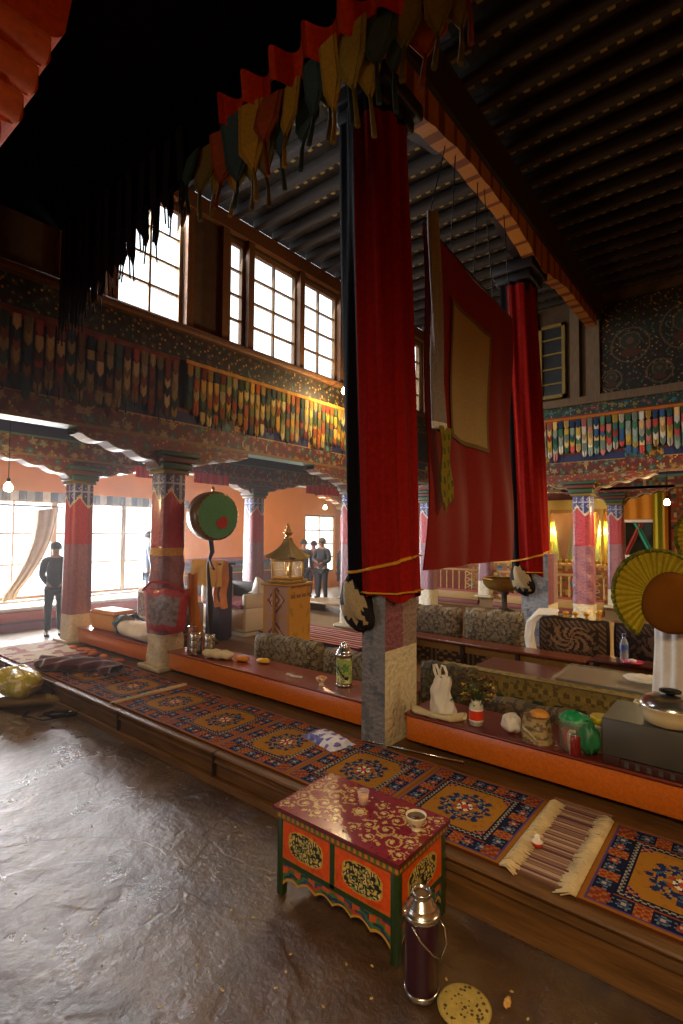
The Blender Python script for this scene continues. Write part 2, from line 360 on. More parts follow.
def mural(f,u,v):
    for cx,cy,r in ((.42,.72,.26),(1.15,.85,.33),(2.0,.8,.3),(.8,.25,.17),(.15,.22,.15),(1.6,.25,.2),(2.7,.9,.32)):
        d=math.hypot(u-cx,(v-cy-.25*r)*1.1); b=math.hypot((u-cx)*.8,(v-cy+.45*r)*1.5)
        if d<r*.22: return lin('#5c4030')
        if b<r*.42: return lin('#4c2a1e')
        if d<r*.5: return lin('#2c3428')
        if abs(d-r*.52)<.014 or abs(math.hypot(u-cx,v-cy)-r)<.012: return lin('#5c4c30')
    return floral(u,v,'#241f19',['#2f2d22','#38261c','#283028','#3a3222'],9)
mb=MB(); mb.pbox(-1.9,.8,8.82,8.85,3.8,5.25,.018,mural,'y'); struct('trim_7',mb,PAINT())
mb=MB(); mb.box(-4.95,4,8.7,8.85,3.68,3.80)
for x0,x1 in ((-2.10,-1.9),(-2.34,-2.20),(-3.0,-2.86)): mb.box(x0,x1,8.77,8.85,3.8,5.35)
struct('trim_8',mb,mat('pale_timber','#7d6a52',.7,var=.3,aniso=(6,6,1)))
o=MB()
x0,x1,z0,z1=-2.84,-2.42,3.86,5.1
o.box(x0,x1,8.78,8.85,z0,z0+.06); o.box(x0,x1,8.78,8.85,z1-.05,z1); o.box(x0,x0+.05,8.78,8.85,z0,z1); o.box(x1-.05,x1,8.78,8.85,z0,z1)
for k in range(1,5): o.box(x0,x1,8.8,8.85,z0+k*.25-.012,z0+k*.25+.012)
o=struct('window_10',o,mat('ochre_frame','#96813f',.6)); g=MB(); g.box(x0+.05,x1-.05,8.83,8.84,z0+.06,z1-.05); g.build('window_pane',mat('dark_pane','#3c4248',.2),o)
# --- painted beams and cornices
PALF=['#7a4440','#8a7a58','#34564c','#7a5a28','#7c2e22']
def beamcol(f,u,v):
    if f=='Z': return lin(GREEN)
    if v<.03: return lin('#7a5a2c')
    if v>.22: return lin('#4b6e58')
    return floral(u,v+.01,'#541c16',PALF,8)
def navyband(f,u,v): 
    if (u%1.6)<.5: return floral(u,v,'#4c3c2c',[GOLD,TEAL],8)
    return (lin('#1f2c58') if v<.13 else lin('#7a3020')) if v>.02 else lin(GOLD)
def cornice2(f,u,v):
    if v<.035: return lin('#5c4424')
    return floral(u,v,'#241a14',['#3c2c20','#2c3028','#4c3a22'],10)
def cornice(f,u,v):
    if v<.035: return lin(GOLD)
    if v<.07: return lin(RED)
    return floral(u,v,'#20403c',['#7a4a50',TEAL,GREEN,'#8a7a4a'],10)
mb=MB(); mb.pbox(-4.98,-4.76,.4,8.8,2.55,2.76,.018,beamcol,'Xz'); mb.box(-4.97,-4.775,-4.6,8.8,2.56,2.75,RED); struct('trim_9',mb,PAINT())
mb=MB(); mb.pbox(-4.98,-4.79,.4,8.8,2.76,2.93,.02,navyband,'X'); mb.box(-4.98,-4.82,-4.6,8.8,2.76,3.1,'#141d3c'); struct('trim_10',mb,PAINT())
mb=MB(); mb.pbox(-4.98,-4.80,.2,8.8,2.93,3.74,.02,lambda f,u,v:cornice2(f,u,v-.52) if v>.52 else lin('#241c1a'),'Xz'); struct('trim_11',mb,PAINT())
mb=MB(); mb.pbox(-4.76,.6,8.68,8.9,2.55,2.76,.02,beamcol,'yz'); mb.box(-4.76,4,8.69,8.9,2.56,2.75,RED); struct('trim_12',mb,PAINT())
mb=MB(); mb.pbox(-4.76,.6,8.74,8.9,2.76,2.93,.02,navyband,'y'); mb.box(-4.76,4,8.76,8.9,2.76,3.1,'#141d3c'); struct('trim_13',mb,PAINT())
mb=MB(); mb.pbox(-4.76,.6,8.74,8.9,2.93,3.68,.02,lambda f,u,v:cornice(f,u,v-.52) if v>.52 else lin('#241c1a'),'yz'); struct('trim_14',mb,PAINT())
mb=MB(); mb.pbox(-6.95,-6.72,1.5,13.5,2.5,2.75,.022,beamcol,'Xz'); mb.box(-6.94,-6.73,-4.6,13.5,2.51,3.05,NAVY); struct('trim_15',mb,PAINT())
mb=MB(); mb.pbox(-6.7,4,11.2,11.4,2.5,2.75,.05,beamcol,'yz'); mb.box(-6.7,4,11.21,11.4,2.51,3.05,NAVY); struct('trim_16',mb,PAINT())
# main roof beam over the tall pillars, with its scalloped ochre board
mb=MB(); mb.box(-2.08,-1.86,-4.6,8.82,5.0,5.38); struct('trim_17',mb,dark_wood)
mb=MB(); pts=[]
n=120
for k in range(n+1):
    s=k/n; y=2.2+6.4*s; d=min(abs(y-3.08),abs(y-6.1)); z=4.86-.16*max(0,1-d/1.0)**1.2-.018*abs(math.sin(y*9)); pts.append((y,z))
for a,b in zip(pts,pts[1:]):
    c=lin('#a8702e') if math.sin(a[0]*26)>-.6 else lin('#6b3418')
    i=[mb.vert(x,y,z) for x,y,z in ((-1.9,a[0],a[1]),(-1.9,b[0],b[1]),(-1.9,b[0],5.0),(-1.9,a[0],5.0),(-2.04,a[0],a[1]),(-2.04,b[0],b[1]),(-2.04,b[0],5.0),(-2.04,a[0],5.0))]
    mb.face((i[0],i[1],i[2],i[3]),c); mb.face((i[5],i[4],i[7],i[6]),c); mb.face((i[4],i[5],i[1],i[0]),c)
struct('trim_18',mb,PAINT())
# red carved bracket arm at top left, cap of the next pillar
mb=MB(); ZS=[2.76,2.87,2.99,3.11,3.24,4.0]; ES=[.54,.60,.64,.675,.72]
for k in range(5):
    z0,z1,e=ZS[k],ZS[k+1],ES[k]; P=[]; hh=min(.07,(z1-z0)/2)
    for q in range(7): a=-PI/2+PI/2*q/6; P.append((e-hh+hh*math.cos(a),z0+hh+hh*math.sin(a)))
    P+=[(e+(.1 if k==4 else 0),z1),(-1.2,z1),(-1.2,z0)]
    mb.prism(P,-2.15,-1.80,'x','#c04a18')
    if k<4: mb.tube([(-1.80,-1.2,(z0+z1)/2),(-1.80,e-.02,(z0+z1)/2)],.052,14,'#cc5a1c')
struct('trim_19',mb,vmat('red_timber',.75,.3,40,spec=.25))
# ================================================================== COLUMNS
def colcolor(a,z,wrap):
    """a = angle 0..1 around the shaft"""
    k=int(a*8)
    if z<.56: return lin('#cdc2a6')
    if z<1.45:
        if wrap==1 and z>1.36: return lin('#c9932c')
        return lin('#94606c') if k%2 else lin('#80505e')
    pt=1.90+.14*(1-2*abs((a*4)%1-.5))**1.3
    if z<pt: return lin('#b0283a') if k%2 else lin('#9c2430')
    if z<pt+.03: return lin(CREAM)
    return fret(a*1.1,z,'#2a2c6c','#9aa0c0',.10)
def bracket(parent,axis,L=1.0,zc=2.28,zt=2.55,th=.2,s=.04):
    """cloud-cut bracket arm on top of the column"""
    mb=MB(); n=96
    def lo(t):
        d=abs(t)*L; base=zc+(zt-zc-.05)*min(1,max(0,(d-.16)/(L-.16)))**.62
        return base-.034*abs(math.sin(d*13))
    for side in (-1,1):
        def pf(u,v):
            t=2*u-1; z=lo(t)+(zt-lo(t))*v; p=(t*L*(1 if side<0 else -1),side*th/2)
            return (p[1],p[0],z) if axis=='y' else (p[0]*-1,p[1],z)
        mb.grid(n,14,pf,lambda u,v:(lin('#9a8a6c') if v<.05 else lin('#6a4c28') if v<.14 else floral((2*u-1)*L,v*.3,'#6e2a1e',PALF,8,3)),False)
    def pf(u,v):
        t=2*u-1; p=(t*L,(v-.5)*th); return (p[1],p[0],lo(t)) if axis=='y' else (p[0],p[1],lo(t))
    mb.grid(n,1,pf,lambda u,v:lin('#5c3026') if abs(math.sin((2*u-1)*L*13))<.85 else lin('#b0a48c'),False)  # pale scallop tips paint in small white highlights
    return mb.build('bracket',PAINT(),parent)
def column(x,y,z0,label,r0=.15,r1=.135,axis='y',wrap=False,L=1.0):
    t=thing('painted_column',label,'column',(x,y,z0),0,'short painted columns'); H=2.2-z0
    mb=MB()
    def pf(u,v):
        z=H*v; r=r0+(r1-r0)*v; a=2*PI*(u+1/16); c,s=math.cos(a),math.sin(a); q=(abs(c)**5+abs(s)**5)**(-1/5); bump=.006*math.sin(z*24+u*20) if wrap and z<1.25 else 0
        return ((r+bump)*q*c,(r+bump)*q*s,z)
    mb.grid(56,int(H/.02),pf,lambda u,v:colcolor(u,H*v+z0,wrap),False,True)
    mb.build('shaft',PLASTIC(),t)
    mb=MB(); mb.bbox(-r0-.05,r0+.05,-r0-.05,r0+.05,0,.05,.015,'#b9ae93'); mb.build('base',PAINT(),t)
    mb=MB()
    for w,a,b,c in ((.15,2.2,2.25,'#6e5a2c'),(.17,2.25,2.32,'#2c4a38'),(.20,2.32,2.38,'#5c2a20'),(.23,2.38,2.43,'#2c4638')): mb.bbox(-w,w,-w,w,a-z0,b-z0,.012,c)
    mb.build('capital',PAINT(),t)
    b=bracket(t,axis,L); b.location=(0,0,-z0*K)
    return t
column(-4.85,3.1,.2,'painted column wrapped in plastic with red bag, beside the green drum',axis='y',wrap=True)
column(-6.85,3.08,.2,'leftmost painted column, backlit by the big bright window, beside the orange box',axis='y')
column(-6.83,6.05,0.2,'painted column with white lower half behind the white wooden sofa',axis='y')
column(-4.85,6.28,.2,'painted column with red bands just left of the red draped pillar, by the fringed rug seat',axis='y')
column(-8.0,10.05,0,'far thin painted column beside the group of standing people',.10,.09,axis='y')
column(-4.95,8.8,.2,'painted column just right of the red draped pillar, before the railing',axis='x')
column(-2.12,8.6,.2,'glossy pink and white column right of the second red pillar, by the golden cabinet',axis='x',wrap=2)
column(-2.19,11.3,.2,'pink column at the railing, left of the yellow pleated hat',axis='x')
column(-4.85,11.25,.2,'small white and purple column at the railing beneath the red banner',axis='x')
# the two tall pillars draped in red cloth
def tall_pillar(x0,x1,y0,y1,label,zc0,loc,zlow,blk,cx,cy,R):
    t=thing('tall_pillar',label,'pillar',loc,0,'tall cloth-draped pillars'); X,Y=loc[0],loc[1]
    LX,LY=(.075,.06) if Y<5 else (.13,.10)
    mb=MB()
    def lc(f,u,v):
        if f in 'yx' and Y>5: return lin('#9aa4b4') if nz(u*9,v*7)<.2 else lin('#78849a')
        if f in 'yx': return lin('#6f7076') if nz(u*9,v*7)<.25 else lin('#585d66')
        if v<.62: return lin('#cfc3a2')
        return lin('#7e4452') if u<.2 else lin('#8d7468')
    dx0,dx1,dy0,dy1=x0-X,x1-X,y0-Y,y1-Y
    mb.pbox(dx0,dx1,dy0,dy1,0,zc0+.25-.2,.03,lc); mb.build('wrapped_shaft',PLASTIC(),t)
    mb=MB(); mb.bbox(dx0+.02,dx1-(.06 if Y<5 else .17),dy0+.09,dy1-.08,zc0-.1,4.55-.2,.02); mb.build('shaft',dark_wood,t)
    # red cloth sleeve falling the whole height
    ccx,ccy=cx-X,cy-Y; H0,H1=zc0-.2,4.42
    def rad(a,z):
        s=.5+.5*math.sin(a*3+.8); sw=.012*math.sin(a*9+z*1.1)+.007*math.sin(a*17-z*.6)
        return R*(1-.07*(z/4.2))+sw
    def pf(u,v):
        a=2*PI*u; z=H0+(H1-H0)*v; c,s=math.cos(a),math.sin(a); q=(abs(c)**3.2+abs(s)**3.2)**(-1/3.2); r=rad(a,z)
        return (ccx+r*q*c-LX*z/4,ccy+r*q*s*1.05-LY*z/4,z+(.03*math.sin(a*4) if v==0 else 0))
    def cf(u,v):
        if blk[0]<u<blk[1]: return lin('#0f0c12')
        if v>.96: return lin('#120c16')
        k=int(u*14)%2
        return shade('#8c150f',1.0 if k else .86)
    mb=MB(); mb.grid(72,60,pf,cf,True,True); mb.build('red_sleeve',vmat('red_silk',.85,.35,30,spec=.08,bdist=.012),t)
    mb=MB()
    for z,tl in ((H0+.04,0),(H0+.22,.06)):
        L=[]
        for q in range(49):
            a=2*PI*q/48; c,s=math.cos(a),math.sin(a); qq=(abs(c)**3.2+abs(s)**3.2)**(-1/3.2); r=rad(a,z)+.004; L.append((ccx+r*qq*c-LX*z/4,ccy+r*qq*s*1.05-LY*z/4,z+tl*math.sin(a*1+1)))
        mb.tube(L,.02,6,None,False,.35) if not tl else mb.tube(L,.014,6,None,False,.5)
    mb.build('tie_band',mat('yellow_silk','#c98a1c',.6,bump=.3),t)
    # bundled end of the sleeve
    mb=MB()
    def bf(u,v):
        a=2*PI*u; p=PI*v; r=.13*(1+.12*math.sin(a*5+v*7)); zz=-math.cos(p); return (ccx-R*.42-.05*zz+r*(.95-.1*zz)*math.cos(a)*math.sin(p),ccy-R*1.0+r*.55*math.sin(a)*math.sin(p),H0-.04+r*1.25*zz+.02*math.sin(a*3))
    mb.grid(24,14,bf,lambda u,v:lin('#a08f6c') if .22<v+.05*math.sin(u*30)<.80 and .62<u+.03*math.sin(v*19)<.88 else lin('#17131c'),True,True); mb.build('bundled_hem',CLOTH(),t)
    # capital and bracket
    mb=MB()
    for w,a,b in ((.2,4.2,4.34),(.26,4.34,4.44),(.32,4.44,4.56)): mb.bbox(-w*.8+ccx-LX,w*.8+ccx-LX,-w*.8+ccy-LY,w*.8+ccy-LY,a,b,.02,'#140c10')
    mb.build('capital',PAINT(),t)
    mb=MB(); P=[]
    for q in range(25):
        s=q/24; y=-.95+1.9*s; d=abs(y)/.95; P.append((ccy+y,4.56+.22*d**1.4-.02*abs(math.sin(d*9))))
    P+=[(ccy+.95,4.83),(ccy-.95,4.83)]; mb.prism(P,ccx-.12,ccx+.12,'x','#1c1218'); mb.build('bracket',PAINT(),t)
    return t
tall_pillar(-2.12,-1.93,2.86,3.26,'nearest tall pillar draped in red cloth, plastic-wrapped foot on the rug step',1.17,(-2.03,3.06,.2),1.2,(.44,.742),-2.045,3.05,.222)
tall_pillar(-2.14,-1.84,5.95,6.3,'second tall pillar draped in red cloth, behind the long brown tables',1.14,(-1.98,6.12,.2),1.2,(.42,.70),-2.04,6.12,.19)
# ================================================================== VALANCES of pointed cloth tongues
DIMMED=['#7a6c4c','#5c2a20','#2c4038','#94845f','#5c3c28','#202a3c','#766c48','#4c3426','#7a3024','#84713f']  # darker tongue colours, painting the unlit stretch of valance
BRIG=['#a8822c','#9c8850','#3a4a2c','#8c4a1c','#b0a068','#2c3c40','#7c3420','#a07a24','#5c6434','#b09040']
PALE=['#c8c4b4','#3f6b60','#b84a44','#c8a848','#35567c','#d8d0b8','#4c7c5c','#c27a6c','#8aa090','#d8b878']
def tongue_strip(parent,pal,along,s0,top,n,off,w=.082,h=.115,seed=0,nm='tongue_strip'):
    """one hanging string of overlapping pointed tongues; along = 'x' or 'y'"""
    mb=MB(); o=off+.012; w=w*.84
    for k in range(n):
        z1=top-k*h*.78-(.05*hsh(seed,2,2) if k else 0); z0=z1-h*(1.18+.25*hsh(seed,k,6)); c=pal[int(hsh(seed,k,3)*len(pal))]; d=o+.016*(n-k)/n
        tw=.006*(hsh(seed,k,8)-.5)
        P=[(-w/2,z1),(-w/2,z0+h*.46),(-w*.28,z0+h*.2),(0,z0),(w*.28,z0+h*.2),(w/2,z0+h*.46),(w/2,z1)]
        Pi=[(a*.72,z1 if b==z1 else b+h*.09) for a,b in P]
        def T(p,d=d): return p
        if along=='y': 
            mb.prism([(s0+a,b) for a,b in P],d-.004+tw,d+tw,'x',c); mb.prism([(s0+a,b) for a,b in Pi],d+tw,d+.003+tw,'x',shade(c,1.25) if k%2 else shade(c,1.5) if hsh(seed,k,1)>.7 else shade(c,.7))
        else:
            mb.prism([(s0+a,b) for a,b in P],-d+.004+tw,-d+tw,'y',c); mb.prism([(s0+a,b) for a,b in Pi],-d+tw,-d-.003+tw,'y',shade(c,1.25) if k%2 else shade(c,1.5) if hsh(seed,k,1)>.7 else shade(c,.7))
    if hsh(seed,1,1)>.25:
        zz=top-n*h*.78-.03
        if along=='y': mb.tube([(o+.003,s0,zz+.05),(o+.003,s0,zz-.08)],.006,5,'#2a2018')
        else: mb.tube([(s0,-o-.003,zz+.05),(s0,-o-.003,zz-.08)],.006,5,'#2a2018')
    return mb.build(nm,CLOTH(),parent)
def tongue_valance(label,along,loc,L,top,bottom,pal,pitch,seed,amp=1,hdr='#b8862f'):
    t=thing('tongue_valance',label,'valance',loc,0,'valances of pointed cloth tongues'); h=.115
    mb=MB()
    hc=lambda u,v:lin(hdr) if v>.5 else lin('#8e2a1c')
    if along=='y':
        for s in (0,.012): mb.grid(int(L/.05),2,lambda u,v:(.028+s+.005*math.sin(u*L*30),L*u,top-.06+.08*v),hc)
    else:
        for s in (0,.012): mb.grid(int(L/.05),2,lambda u,v:(L*u,-.028-s-.005*math.sin(u*L*30),top-.06+.08*v),hc)
    mb.build('header_band',CLOTH(),t)
    n=int(L/pitch); N=(top-bottom)/(h*.78)
    for k in range(n):
        m=max(3,round(N-1.0*amp*(.5+.5*math.cos(k*2*PI/7))+(hsh(k,seed)-.5)*.8))
        tongue_strip(t,pal,along,(k+.5)*pitch,top-.03,m,.02,pitch*.93,h,seed*100+k)
    return t
tongue_valance('faded valance of pointed tongues, darkened in its colours as unlit, along the left gallery, below the clerestory','y',(-4.79,.75,3.3),2.38,.13,-.44,DIMMED,.088,1,hdr='#6b3a22')
tongue_valance('bright gold valance of pointed tongues on the left gallery, lit by the bare bulb','y',(-4.79,3.22,3.3),3.4,.14,-.40,BRIG,.088,2)
tongue_valance('pale multicoloured valance of pointed tongues on the far gallery right of the second pillar','x',(-2.95,8.72,3.3),2.6,.17,-.36,PALE,.088,3,hdr='#c07a30')
# ================================================================== CLOTH CANOPY overhead with ruffle, tabs and tassels
t=thing('cloth_canopy','dark overhead cloth canopy with orange ruffle and hanging tabs','canopy',(-2.0,1.9,3.9))
mb=MB(); mb.grid(50,36,lambda u,v:(-2.65+5.2*u,-1.6+1.6*v,.30+.03*math.sin(u*17)*math.sin(v*5)),None); mb.grid(50,36,lambda u,v:(-2.65+5.2*u,-1.6*v,.32+.03*math.sin(u*17)*math.sin((1-v)*5)),None)
mb.box(-2.65,2.55,-.02,.02,-.02,.34)
mb.build('canopy_cloth',black_cloth,t)
mb=MB()
def ruf(u,v):
    s=u*2.25; return (-.42+s,-.05-.045*math.sin(s*2*PI/.22+.5*math.sin(s*5))-.02*v,.04+.17*v+.022*math.sin(s*2*PI/.22+1)+.02*math.sin(s*3.7))
for o in (0,.01): mb.grid(200,6,lambda u,v:tuple(a+(0,-o,0)[q] for q,a in enumerate(ruf(u,v))),lambda u,v:lin('#e8500c') if math.sin(u*3.0*2*PI/.22)<.3 else lin('#c83408'))
mb.build('orange_ruffle',vmat('orange_satin',.5,.2,40,spec=.4),t)
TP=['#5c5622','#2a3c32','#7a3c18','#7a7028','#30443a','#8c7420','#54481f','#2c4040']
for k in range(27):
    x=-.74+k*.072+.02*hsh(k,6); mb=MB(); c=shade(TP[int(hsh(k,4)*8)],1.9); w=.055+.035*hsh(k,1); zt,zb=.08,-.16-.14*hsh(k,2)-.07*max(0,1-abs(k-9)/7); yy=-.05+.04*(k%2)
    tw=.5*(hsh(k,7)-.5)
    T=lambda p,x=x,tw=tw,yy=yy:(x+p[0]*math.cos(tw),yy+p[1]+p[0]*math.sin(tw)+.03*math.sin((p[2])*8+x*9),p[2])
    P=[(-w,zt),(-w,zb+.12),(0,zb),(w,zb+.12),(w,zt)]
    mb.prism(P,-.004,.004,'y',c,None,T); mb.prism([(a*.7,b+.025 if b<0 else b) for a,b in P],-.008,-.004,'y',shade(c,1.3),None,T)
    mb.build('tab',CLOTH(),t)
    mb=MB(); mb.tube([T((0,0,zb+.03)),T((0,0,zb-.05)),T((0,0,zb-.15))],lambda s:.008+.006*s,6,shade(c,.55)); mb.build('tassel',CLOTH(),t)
for k in range(36):     # long streamers, their backlit silhouette painted in near-black
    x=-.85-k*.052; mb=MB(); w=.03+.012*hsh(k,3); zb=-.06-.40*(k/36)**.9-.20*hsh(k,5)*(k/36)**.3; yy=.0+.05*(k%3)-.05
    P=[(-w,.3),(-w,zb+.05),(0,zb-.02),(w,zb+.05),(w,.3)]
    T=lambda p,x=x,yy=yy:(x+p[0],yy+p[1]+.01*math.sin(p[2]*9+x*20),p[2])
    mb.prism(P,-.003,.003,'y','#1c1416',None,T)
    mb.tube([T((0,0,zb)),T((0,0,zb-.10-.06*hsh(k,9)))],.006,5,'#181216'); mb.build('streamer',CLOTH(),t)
# ================================================================== RED HANGING BANNER between the tall pillars
t=thing('hanging_banner','large red cloth banner with beige centre panel hung between the tall pillars','banner',(-1.97,3.42,1.33))
H=2.66
def ban(u,v,d=0):
    s=1.83*u; edge=(.06*math.sin(v*3.2+.4)*(1-u)+.03*math.sin(v*5+1)*u)
    top=H-.16*u+.02*math.sin(u*9); 
    return (d+.035*math.sin(s*5+v*2.5)*(1-v)+.018*math.sin(s*13+v*4)*(1-v)**.7+.02*math.sin(v*9),s+edge*.5,(top)*v+(.02*u)*(1-v))
def bcol(u,v):
    s=1.83*u; z=H*v
    return lin('#7a1a12') if v>.5 else lin('#a2240f')
mb=MB(); mb.grid(60,70,ban,lambda u,v:lin('#7e140e')); mb.grid(60,70,lambda u,v:ban(1-u,v,-.012),lambda u,v:lin('#7c1410')); mb.build('red_cloth',vmat('banner_silk',.7,.3,50,spec=.25,bdist=.008),t)
mb=MB(); mb.grid(20,30,lambda u,v:tuple(a+(.014,0,0)[q] for q,a in enumerate(ban(.235+.43*u,.405+(.845-.405)*v))),lambda u,v:lin('#a08a5c') if .04<u<.96 and .02<v<.98 else lin('#6e5a34')); mb.build('centre_panel',CLOTH(),t)
mb=MB(); mb.tube([(0,-.02,H+.01),(0,1.85,H-.15)],.014,8); mb.build('hanging_rod',dark_wood,t)
mb=MB()
for a,b in ((.05,.5),(.45,.55),(.9,1.0),(1.35,1.0),(1.8,1.5)): mb.tube([(0,a,H-.09*a),(0.02,b,5.3-1.33)],.005,5)
mb.build('cord',iron,t)
mb=MB()
def ws(u,v): 
    a=2*PI*u; z=.0+1.66*v; r=.055+.012*math.sin(a*3+z*5); return (r*math.cos(a)*.6,r*math.sin(a)*1.7*(1-.35*v)+.10*(1-v)-.1,z)
mb.grid(24,30,ws,lambda u,v:lin('#8a8480') if v>.03 else lin('#d8d4cc'),True,True)
tag(mb.build('hanging_scarf',CLOTH(),None,(-1.9,3.55,2.40)),'long pale grey scarf tube hung at the edge of the red banner','scarf','hanging scarves')
mb=MB()
def gs(u,v):
    s=(u-.5)*.17*(1-.15*v); return (.012*math.sin(v*7+u*8),s+.05*v,-(.66)*v*(1-.25*abs(u-.2)))
for o in (0,.006): mb.grid(10,24,lambda u,v:tuple(a+(o,0,0)[q] for q,a in enumerate(gs(u,v))),lambda u,v:lin('#7c6e18') if (u*5+v*3)%1>.2 else lin('#4a5420'))
tag(mb.build('hanging_scarf',CLOTH(),None,(-1.86,3.55,2.42)),'yellow-green pointed scarf hanging below the pale scarf on the banner','scarf','hanging scarves')
# red pleated pelmets under the inner gallery beam
for y0,y1,lb in ((3.75,4.35,'short red pleated pelmet seen left of the plastic-wrapped column'),(4.7,5.35,'short red pleated pelmet just above the green drum'),(7.2,8.3,'short red pleated pelmet above the far standing people')):
    mb=MB(); pleat(mb,-6.68,y0,y1,2.36,2.52,.07,.014,['#d8201c','#b81414']); tag(mb.build('red_pelmet',CLOTH()),lb,'pelmet','red pleated pelmets')
# beige curtain tied to the side of the big window
t=thing('window_curtain','long beige curtain swept to the left of the big window','curtain',(-9.88,3.45,.42))
path=[(0,.45,1.58),(0,.42,1.3),(0,.36,1.0),(0,.24,.68),(0,.08,.38),(0,-.08,.15),(0,-.12,.02)]
mb=MB()
def cu(u,v):
    q=v*(len(path)-1); i=min(int(q),len(path)-2); f=q-i; p=Vector(path[i]).lerp(Vector(path[i+1]),f); w=.15*(1-.5*v)+.02
    a=2*PI*u; return (p.x+.05*math.sin(a)+.012*math.sin(a*7),p.y+w*math.cos(a)+.012*math.sin(a*9),p.z+.03*math.cos(a))
mb.grid(48,36,cu,None,True,True); mb.build('curtain_cloth',mat('beige_curtain','#a8865c',.85,var=.2,sheen=.2),t)
mb=MB(); mb.tube([(0.03,-.75,1.62),(.03,.7,1.62)],.015,8); mb.build('curtain_rail',dark_wood,t)
mb=MB(); mb.grid(30,20,lambda u,v:(.03+.02*math.sin(u*16),-.62+.16*u+.03*math.sin(v*3),0.1+1.5*v),None); mb.grid(30,20,lambda u,v:(.018+.02*math.sin(u*16),-.62+.16*u+.03*math.sin(v*3),0.1+1.5*v),None); mb.build('curtain_cloth',MC['beige_curtain'],t)
# window seat
t=thing('red_bench','low red bench with white cushion under the big bright window','bench',(-9.62,4.7,0))
mb=MB(); mb.bbox(-.34,.34,-1.9,2.0,.14,.30,.015,'#a8402c'); mb.box(-.33,.38,-1.9,2.0,0,.12,'#7c3440'); mb.box(-.34,.40,-1.9,2.0,.12,.14,'#5c2430'); mb.build('seat',PAINT(),t)
mb=MB(); mb.bbox(-.33,.31,-1.88,1.95,.30,.365,.03); mb.build('cushion',white_cloth,t)
# ================================================================== BULBS
def bulb(loc,ztop,p,label,wall=None):
    t=thing('light_bulb',label,'light bulb',loc,0,'bare light bulbs')
    mb=MB(); mb.lathe([(.008,-.035),(.024,-.028),(.032,-.008),(.028,.014),(.014,.035),(.013,.045)],16); mb.build('glass_bulb',emit('bulb_glow','#ffd9a0',60),t).scale=(1.35,1.35,1.2)
    mb=MB(); mb.lathe([(.014,.042),(.018,.05),(.018,.085),(.006,.10)],12); mb.build('socket',iron,t)
    mb=MB(); mb.tube([(0,0,.09)]+( [(0,0,ztop-loc[2])] if not wall else [(wall[0]*.4,wall[1]*.4,.14),(wall[0],wall[1],.10)]),.004,6); mb.build('cord',iron,t)
    l=point('bulb_light',(0,0,-.07),p,(1.0,.70,.36),.035); l.parent=t
    return t
bulb((-1.06,9.0,2.10),3.055,60,'bare glowing bulb hanging at right above the yellow hats')
bulb((-4.40,5.50,3.56),3.6,60,'bare glowing bulb on a bracket beside the red draped pillar, above the gold valance',(-.40,0.05))
bulb((-6.0,1.98,2.05),3.055,50,'bare glowing bulb at the far left edge by the curtain')
bulb((-7.75,9.0,2.2),3.055,80,'bare glowing bulb above the far standing people')
# ================================================================== RUGS ON THE STEP
def rugsq(px,py,W,Hh):
    """colour of one medallion square; px,py in units from its corner"""
    a,b=abs(px-W/2),abs(py-Hh/2); da,db=W/2-a,Hh/2-b; d=min(da,db)
    n=nz(px*40,py*40,2)
    if da<.022: return lin('#8a561a') if da>.006 else lin('#7a4a14')
    if db<.02: return lin('#8a561a')
    d2=min(da-.022,db-.02)
    if d2<.008: return lin('#4c3a6c')
    if d2<.085:
        # navy border with red / peach / cream blossoms, fret squares in the corners
        cor=da<.105 and db<.105
        if cor: return lin('#7c3018') if (int(px/.016)+int(py/.016)*2)%3 else lin('#8c5a30')
        t_=px if db<da else py; q=int(t_/.062); f=(t_/.062)%1; m=(d2-.046)/.04
        rr=math.hypot((f-.5)*1.6,m)
        if q%3==0: return (lin('#842e18') if (int(px/.014)+int(py/.014))%2 else lin('#96602c')) 
        if rr<.25: return lin('#a48c6c')
        if rr<.5: return lin('#8a3024') if q%2 else lin('#2c4468')
        if rr<.75 and math.sin(9*math.atan2(m,f-.5))>.0: return lin('#5c6870')
        return lin('#141830')
    if d2<.092: return lin('#7c3a20')
    if d2<.122:
        k=(px if db<da else py)/.026; g=(d2-.092)/.03
        if abs(g-.5)>.36: return lin('#11142c')
        return lin('#8c8674') if (k%1<.5)^(g>.5) else lin('#1c2038')
    # ochre field
    dx,dy=W/2-.145-a,Hh/2-.145-b
    if dx<.05 and dy<.05 and dx+dy<.06+.012*math.sin(a*160): 
        return lin('#1f2850') if (math.sin(a*190)*math.sin(b*190))>-.2 else lin('#a8623c')
    r=math.hypot(a*1.0,b*.92)*.84; th=math.atan2(py-Hh/2,px-W/2)
    R=.108+.008*math.cos(8*th)
    if r<R:
        if r<.016: return lin('#b0402c')
        if r<.034: return lin('#d8c8a0') if math.cos(6*th)>-.2 else lin('#1c2450')
        if r<.052: return lin('#8c4028') if math.cos(6*th+PI)>0 else lin('#98661f')
        if r<.088:
            v=math.cos(8*th+3*math.sin(r*120))
            return lin('#1c2450') if v>.15 else (lin('#948660') if v>-.15 else (lin('#3c5664') if n>0 else lin('#98661f')))
        return lin('#20284c') if math.cos(16*th)>-.3 else lin('#8c602c')
    return lin('#98661f') if n<.3 else lin('#8c5c1a')
